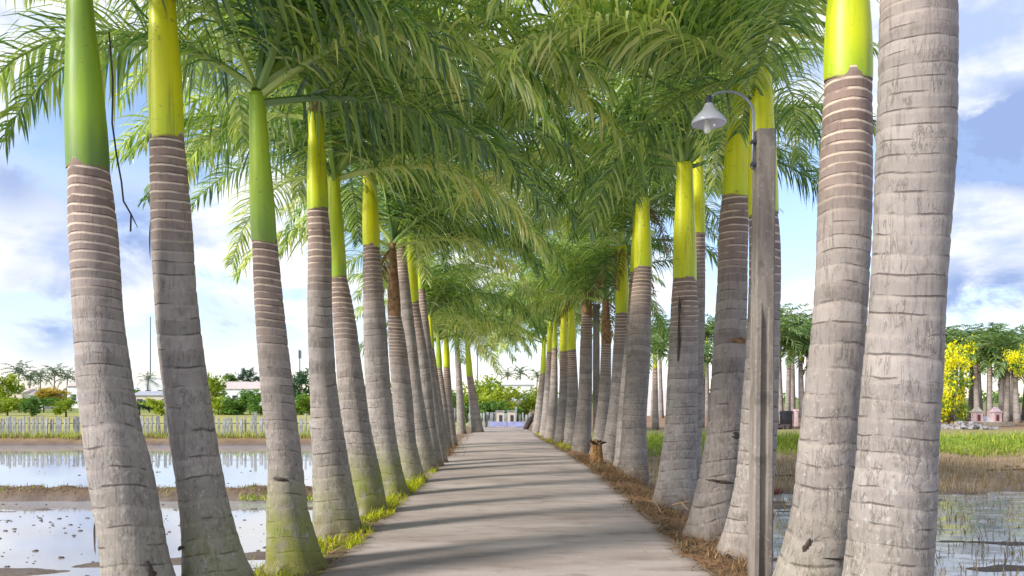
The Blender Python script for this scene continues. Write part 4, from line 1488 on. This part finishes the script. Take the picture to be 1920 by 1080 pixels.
lab = 'slim grey trunked palm in the grove beyond the right bank'
sd = 0
for row, (Yr, x0, x1, stp, hs) in enumerate(((52, 1452, 1960, 27, 1.05), (57, 1440, 1975, 23, 1.25), (64, 1220, 1990, 22, 1.35))):
    px_ = x0
    while px_ < x1:
        sd += 1
        hj = hs * R.uniform(0.88, 1.14)
        if row == 0 and 1765 < px_ < 1830:
            px_ += stp
            continue
        if px_ < 1560:
            hj *= 1.3
        far_palm(px_ + R.uniform(-5, 5), Yr + R.uniform(-1.5, 1.5), -0.03, R.uniform(0.9, 1.1), sd, lab, 'palms of the grove on the right', hs=hj)
        px_ += stp
far_palm(1229, 40, 0, 0.85, 1, 'small palm with green crownshaft seen in the gap left of the dark streaked palm', 'palms of the grove on the right', hs=0.95)
far_palm(1314, 42, 0, 0.85, 2, 'small leaning palm seen in the gap right of the dark streaked palm', 'palms of the grove on the right', hs=0.85)

CT = simple_trunk([(0, 0, -0.3), (0.12, 0, 1.5), (0.4, 0, 3.2), (0.5, 0, 5.0)], [0.26, 0.18, 0.15, 0.13], 3, 8)


def coconut(px_, Y, ytop, seed, label, sc_=1.0):
    r = random.Random(seed)
    zc_ = wz(ytop, Y) - FZ - 1.0 * sc_
    root = empty('coconut_palm', (wx(px_, Y), Y, FZ))
    tag(root, label, 'palm tree', 'coconut palms on the skyline')
    t = link('trunk', CT, root)
    t.scale = (1, 1, zc_ / 5.0)
    link('crown', CC[seed % 2], root, (0.5, 0, zc_), r.uniform(0, 6.28), sc_)


for i, (px_, yt, s_, lb) in enumerate([
        (31, 686, 1.25, 'coconut palm with the highest crown of the cluster at far left'),
        (52, 700, 1.1, 'coconut palm second from the left in the far left cluster'),
        (72, 698, 1.1, 'bushy coconut palm in the middle of the far left cluster'),
        (98, 690, 1.2, 'coconut palm with spiky upright fronds above the orange tinged tree'),
        (122, 697, 1.1, 'coconut palm at the right end of the far left cluster'),
        (147, 703, 0.8, 'small coconut palm crown beside the leftmost avenue palm'),
        (273, 703, 0.8, 'tiny coconut palm crown above the white block building'),
        (500, 703, 0.8, 'small coconut palm touching the slim palm on the left skyline'),
        (948, 696, 0.9, 'left coconut palm of the pair framed by the avenue'),
        (971, 690, 1.0, 'taller right coconut palm of the pair framed by the avenue'),
        (1003, 697, 0.9, 'coconut palm partly hidden by the last palm of the right row')]):
    coconut(px_, 165 + 6 * (i % 3), yt, i, lb, s_ * 1.25)

# ------------------------------------------------------------------ houses
def house(name, label, px0, px1, ytop, ybot, Y, wall, roof, gable=False, depth=6.0, windows=1, ridge=0.8, over=0.3):
    k = Y / F
    x0, x1 = wx(px0, Y), wx(px1, Y)
    zt = wz(ytop, Y) - FZ
    w = x1 - x0
    root = empty(name, ((x0 + x1) / 2, Y, FZ))
    tag(root, label, 'building', 'far buildings')
    hw_ = zt - ridge
    b = MB()
    b.box((0, depth / 2, hw_ / 2 - 0.15), (w, depth, hw_ + 0.3))
    b.build('wall', M[wall], root)
    b = MB()
    a = w / 2 + over
    if gable:      # ridge runs away from the road: gable faces the camera
        b.add([(-a, -over, hw_), (a, -over, hw_), (0, -over, zt), (-a, depth + over, hw_), (a, depth + over, hw_), (0, depth + over, zt)],
              [(0, 1, 2), (3, 5, 4), (0, 2, 5, 3), (1, 4, 5, 2), (0, 3, 4, 1)])
    else:
        b.add([(-a, -over, hw_), (a, -over, hw_), (a, depth + over, hw_), (-a, depth + over, hw_), (-a, depth * 0.5, zt), (a, depth * 0.5, zt)],
              [(0, 1, 5, 4), (2, 3, 4, 5), (1, 2, 5), (3, 0, 4), (0, 3, 2, 1)])
    b.build('roof', M[roof], root)
    for i in range(windows):
        b = MB()
        cxw = -w / 2 + w * (i + 0.5) / windows
        b.box((cxw, -0.02, hw_ * 0.5), (min(1.2, w / windows * 0.4), 0.12, 1.1))
        b.build('window', M['window'], root)
    return root


house('house', 'low cream house at the far left edge behind the lime bush', -20, 42, 728, 758, 150, 'cream_wall', 'pink_roof', windows=2)
house('house', 'small white gabled house below the coconut palms', 54, 80, 733, 756, 140, 'white_wall', 'grey_roof', True, windows=1)
house('house', 'white and grey house with dark opening beside the leftmost palm', 126, 172, 716, 756, 150, 'white_wall', 'pink_roof', windows=2)
house('building', 'white block shaped building between the first two left palms', 266, 312, 707, 752, 165, 'white_wall', 'white_wall', windows=2, ridge=0.25, over=0.0)
house('shed', 'long grey roofed shed in front of the white block building', 250, 320, 733, 756, 145, 'cream_wall', 'grey_roof', windows=3)
house('building', 'long low white building with pale pink roof between the second and third left palms', 405, 500, 715, 742, 170, 'white_wall', 'pink_roof', windows=4, ridge=1.6)
house('building', 'long white building behind the bushes framed by the avenue', 912, 1002, 713, 745, 150, 'white_wall', 'white_wall', windows=3, ridge=0.8)
house('shed', 'small white shed with sloping roof among the bushes at the road end', 958, 984, 742, 770, 75, 'white_wall', 'grey_roof', windows=1, ridge=0.5, depth=3)
FZ0 = FZ
FZ = -0.05
house('building', 'plain white building glimpsed between the right row trunks', 1195, 1262, 728, 792, 72, 'white_wall', 'white_wall', windows=0, ridge=0.2, over=0.0, depth=4)
FZ = FZ0

# masts
for px_, yt, Y, lb in ((282, 594, 190, 'thin tall mast above the white block building, leftmost of the three masts'),
                       (562, 655, 190, 'shorter mast above the dark blue green tree on the left'),
                       (895, 648, 180, 'thin mast seen at the left of the sky opening in the avenue')):
    root = empty('mast', (wx(px_, Y), Y, FZ))
    tag(root, lb, 'mast')
    h = wz(yt, Y) - FZ
    b = MB()
    b.tube([(0, 0, -0.2), (0, 0, h)], [0.20, 0.12], 6)
    b.build('pole', M['mast'], root)
    b = MB()
    for q in range(3):
        a = q * 2.094
        b.box((0.28 * math.cos(a), 0.28 * math.sin(a), h - 1.2), (0.22, 0.12, 1.9))
    if px_ != 282:
        b.build('antenna', M['mast'], root)

# ------------------------------------------------------------------ pink tomb, rubble, drum on the right land
Y = 45.5
k = Y / F
tomb = empty('tomb', (wx(1849, Y), Y, 0))
tag(tomb, 'small pink and white tomb with two peaked turrets on bare earth', 'tomb')
b = MB()
b.box((0.1, 0.35, 0.05), (2.7, 1.3, 0.3))
b.build('plinth', plain('tan_stone', (0.50, 0.40, 0.30), 0.9, 0.2), tomb)
for s_ in (-1, 1):
    b = MB()
    b.box((s_ * 0.53, 0, 0.47), (0.42, 0.42, 0.56))
    for q in (-1, 1):
        b.box((s_ * 0.53 + q * 0.19, -0.22, 0.47), (0.06, 0.05, 0.56))
    t_ = b.build('turret', M['pink'], tomb)
    b = MB()
    b.box((s_ * 0.53, -0.215, 0.44), (0.16, 0.02, 0.36))
    b.build('niche', M['redwood'], t_)
    b = MB()
    b.box((s_ * 0.53, 0, 0.785), (0.54, 0.54, 0.07))
    b.box((s_ * 0.53, 0, 0.94), (0.42, 0.42, 0.24), 0, 0.25)
    b.build('roof', M['cream_wall'] if s_ < 0 else M['pink'], t_)
b = MB()
n_ = 14
vs = []
for yy in (-0.05, 0.12):
    for i in range(n_ + 1):
        a = math.pi * i / n_
        vs.append((0.33 * -math.cos(a), yy, 0.2 + 0.34 * math.sin(a)))
fs = [tuple(range(n_, -1, -1)), tuple(range(n_ + 1, 2 * n_ + 2))] + [(i, i + 1, n_ + 2 + i, n_ + 1 + i) for i in range(n_)]
b.add(vs, fs)
b.build('headstone', M['white_wall'], tomb)

Y = 41.0
b = MB()
for i in range(46):
    x_ = R.gauss(0, 0.7)
    y_ = R.gauss(0, 0.3)
    h_ = 0.32 * math.exp(-(x_ / 0.8) ** 2) * R.random()
    b.box((x_, y_, h_ + 0.05), (R.uniform(0.12, 0.4), R.uniform(0.1, 0.3), R.uniform(0.08, 0.2)), R.uniform(0, 3), R.uniform(0.6, 0.95))
o = tag(b.build('rubble_heap', M['rock']), 'low heap of pale grey rubble in front of the pink tomb', 'rubble')
o.location = (wx(1808, Y), Y, -0.02)

Y = 44.0
dr = empty('drum', (wx(1474, Y), Y, 0))
tag(dr, 'black drum standing at the edge of the palm grove', 'drum')
b = MB()
b.lathe([(0, 0), (0.30, 0), (0.33, 0.1), (0.33, 0.72), (0.30, 0.80), (0, 0.80)], (0, 0, 0), 18)
b.build('body', M['black'], dr, True)
b = MB()
b.lathe([(0.36, 0.70), (0.36, 0.78), (0.30, 0.86), (0, 0.86)], (0, 0, 0), 18)
b.build('lid', M['black'], dr, True)
b = MB()
b.box((0, 0, 0.42), (0.16, 0.16, 0.9), 0.2, 0.85)
b.box((0, 0, 0.90), (0.22, 0.22, 0.08), 0.2)
o = tag(b.build('marker_post', M['pink']), 'short faded pink marker post beside the black drum', 'post')
o.location = (wx(1489, Y), Y - 0.3, 0)
b = MB()
for i in range(30):
    x_, y_ = R.gauss(0, 0.55), R.gauss(0, 0.3)
    b.box((x_, y_, 0.08 + 0.15 * R.random() * math.exp(-x_ * x_ * 2)), (R.uniform(0.15, 0.5), R.uniform(0.1, 0.3), R.uniform(0.06, 0.14)), R.uniform(0, 3), 0.8)
o = tag(b.build('debris_heap', M['darkwood']), 'dark heap of debris on the grass below the black drum', 'debris')
o.location = (wx(1466, 40.5), 40.5, -0.02)

# ------------------------------------------------------------------ sky, sun, camera
sv = Vector((-0.78, -0.46, 0.54)).normalized()
el = math.asin(sv.z)
rot = math.atan2(sv.x, sv.y)
W = bpy.data.worlds.new('World')
SC.world = W
W.use_nodes = True
t = W.node_tree
t.nodes.clear()


class WN(NT):
    def __init__(self, tree):
        self.t = tree


w = WN(t)
out = w.n('ShaderNodeOutputWorld')
bg = w.n('ShaderNodeBackground')
sky = w.n('ShaderNodeTexSky', sky_type='NISHITA', sun_disc=False)
sky.sun_elevation = el
sky.sun_rotation = rot
sky.altitude = 10
sky.air_density = 1.0
sky.dust_density = 0.25
sky.ozone_density = 1.6
tc = w.n('ShaderNodeTexCoord')
gen = tc.outputs['Generated']
sep = w.n('ShaderNodeSeparateXYZ')
w.set(sep, 0, gen)
zpos = w.math('MAXIMUM', sep.outputs[2], 0.0)
den = w.math('ADD', zpos, 0.22)
cv = w.n('ShaderNodeCombineXYZ')
w.set(cv, 0, w.math('DIVIDE', sep.outputs[0], den))
w.set(cv, 1, w.math('DIVIDE', sep.outputs[1], den))
w.set(cv, 2, 1.7)
big = w.noise(cv.outputs[0], 1.15, 7, 0.58, 0.3)
# cumulus detail directly on the sphere
det = w.noise(w.mapping(gen, (7, 7, 11)), 1.0, 7, 0.6, 0.4)
dens = w.math('ADD', w.math('MULTIPLY', big, 0.55), w.math('MULTIPLY', det, 0.45))


def blob(px_, py_, rad, amt):
    global dens
    d = Vector(((px_ - 960) / F, 1, (HY - py_) / F)).normalized()
    dt = w.n('ShaderNodeVectorMath', operation='DISTANCE')
    w.set(dt, 0, gen)
    dt.inputs[1].default_value = d
    f = w.math('SUBTRACT', 1.0, w.ss(dt.outputs['Value'], 0.0, rad))
    return w.math('MULTIPLY', f, amt)


for (a_, b_, r_, m_) in [(60, 480, 0.20, 0.15), (420, 500, 0.16, 0.13), (30, 60, 0.16, 0.15), (190, 330, 0.15, -0.20), (250, 520, 0.12, 0.07), (330, 600, 0.10, -0.14), (60, 640, 0.12, -0.12), (520, 620, 0.08, -0.1), (1340, 660, 0.1, -0.1), (1850, 60, 0.16, 0.20), (1850, 425, 0.12, 0.22), (1500, 400, 0.14, -0.10), (560, 420, 0.1, 0.06), (1830, 560, 0.10, -0.05), (1800, 330, 0.10, -0.08), (320, 620, 0.12, -0.06), (950, 690, 0.2, -0.05)]:
    dens = w.math('ADD', dens, blob(a_, b_, r_, m_))
shade = w.math('ADD', blob(1890, 265, 0.13, 2.2), blob(1850, 530, 0.085, 1.8))
shade = w.math('SUBTRACT', shade, blob(1850, 425, 0.085, 1.6))
shade = w.math('SUBTRACT', shade, blob(1840, 60, 0.12, 1.6))
shade = w.math('ADD', shade, w.math('ADD', w.math('ADD', blob(240, 430, 0.10, 1.1), blob(20, 330, 0.08, 0.9)), w.math('ADD', blob(420, 590, 0.07, 0.9), blob(100, 590, 0.08, 0.8))))
shade = w.math('ADD', shade, blob(80, 620, 0.14, 0.35))
cov = w.ss(dens, 0.47, 0.57)
thick = w.ss(w.math('ADD', dens, w.math('MULTIPLY', w.math('SUBTRACT', w.noise(w.mapping(gen, (5, 5, 14)), 1.0, 5), 0.5), 0.85)), 0.52, 0.78)
ccol = w.mix(thick, (0.47, 0.475, 0.49), (0.225, 0.28, 0.41))
sh2 = w.math('MULTIPLY', shade, w.ss(det, 0.32, 0.55), clamp=True)
ccol = w.mix(sh2, ccol, (0.150, 0.205, 0.345))
SKY = 0.105
skm = w.n('ShaderNodeVectorMath', operation='SCALE')
w.set(skm, 0, sky.outputs[0])
skm.inputs['Scale'].default_value = SKY
cov2 = w.math('MAXIMUM', cov, w.math('MULTIPLY', sh2, 0.85))
hz = w.mix(w.ss(sep.outputs[2], 0.0, 0.30), (0.76, 0.72, 0.86, 1), (1, 0.94, 1, 1))
skc = w.mix(1.0, skm.outputs[0], hz, 'MULTIPLY')
final = w.mix(cov2, skc, ccol)
# below the horizon: plain ground bounce
w.set(bg, 0, final)
bg.inputs[1].default_value = 0.82
t.links.new(bg.outputs[0], out.inputs[0])

sun = bpy.data.lights.new('sun', 'SUN')
sun.energy = 1.75
sun.angle = math.radians(9)
sun.color = (1.0, 0.96, 0.90)
so = bpy.data.objects.new('sun', sun)
COL.objects.link(so)
so.rotation_euler = sv.to_track_quat('Z', 'Y').to_euler()
so.location = (-20, -10, 30)

cam = bpy.data.cameras.new('camera')
cam.sensor_width = 36.0
cam.lens = F / 1920.0 * 36.0
cam.shift_y = (HY - 540.0) / 1920.0
cam.clip_end = 5000
co_ = bpy.data.objects.new('camera', cam)
COL.objects.link(co_)
co_.location = (0, 0, EYE)
co_.rotation_euler = (math.radians(90), 0, 0)
SC.camera = co_
SC.render.engine = 'CYCLES'
SC.cycles.max_bounces = 8
SC.cycles.transparent_max_bounces = 8
SC.view_settings.view_transform = 'Standard'
SC.view_settings.look = 'None'
SC.view_settings.exposure = 1.6
SC.view_settings.gamma = 1.0
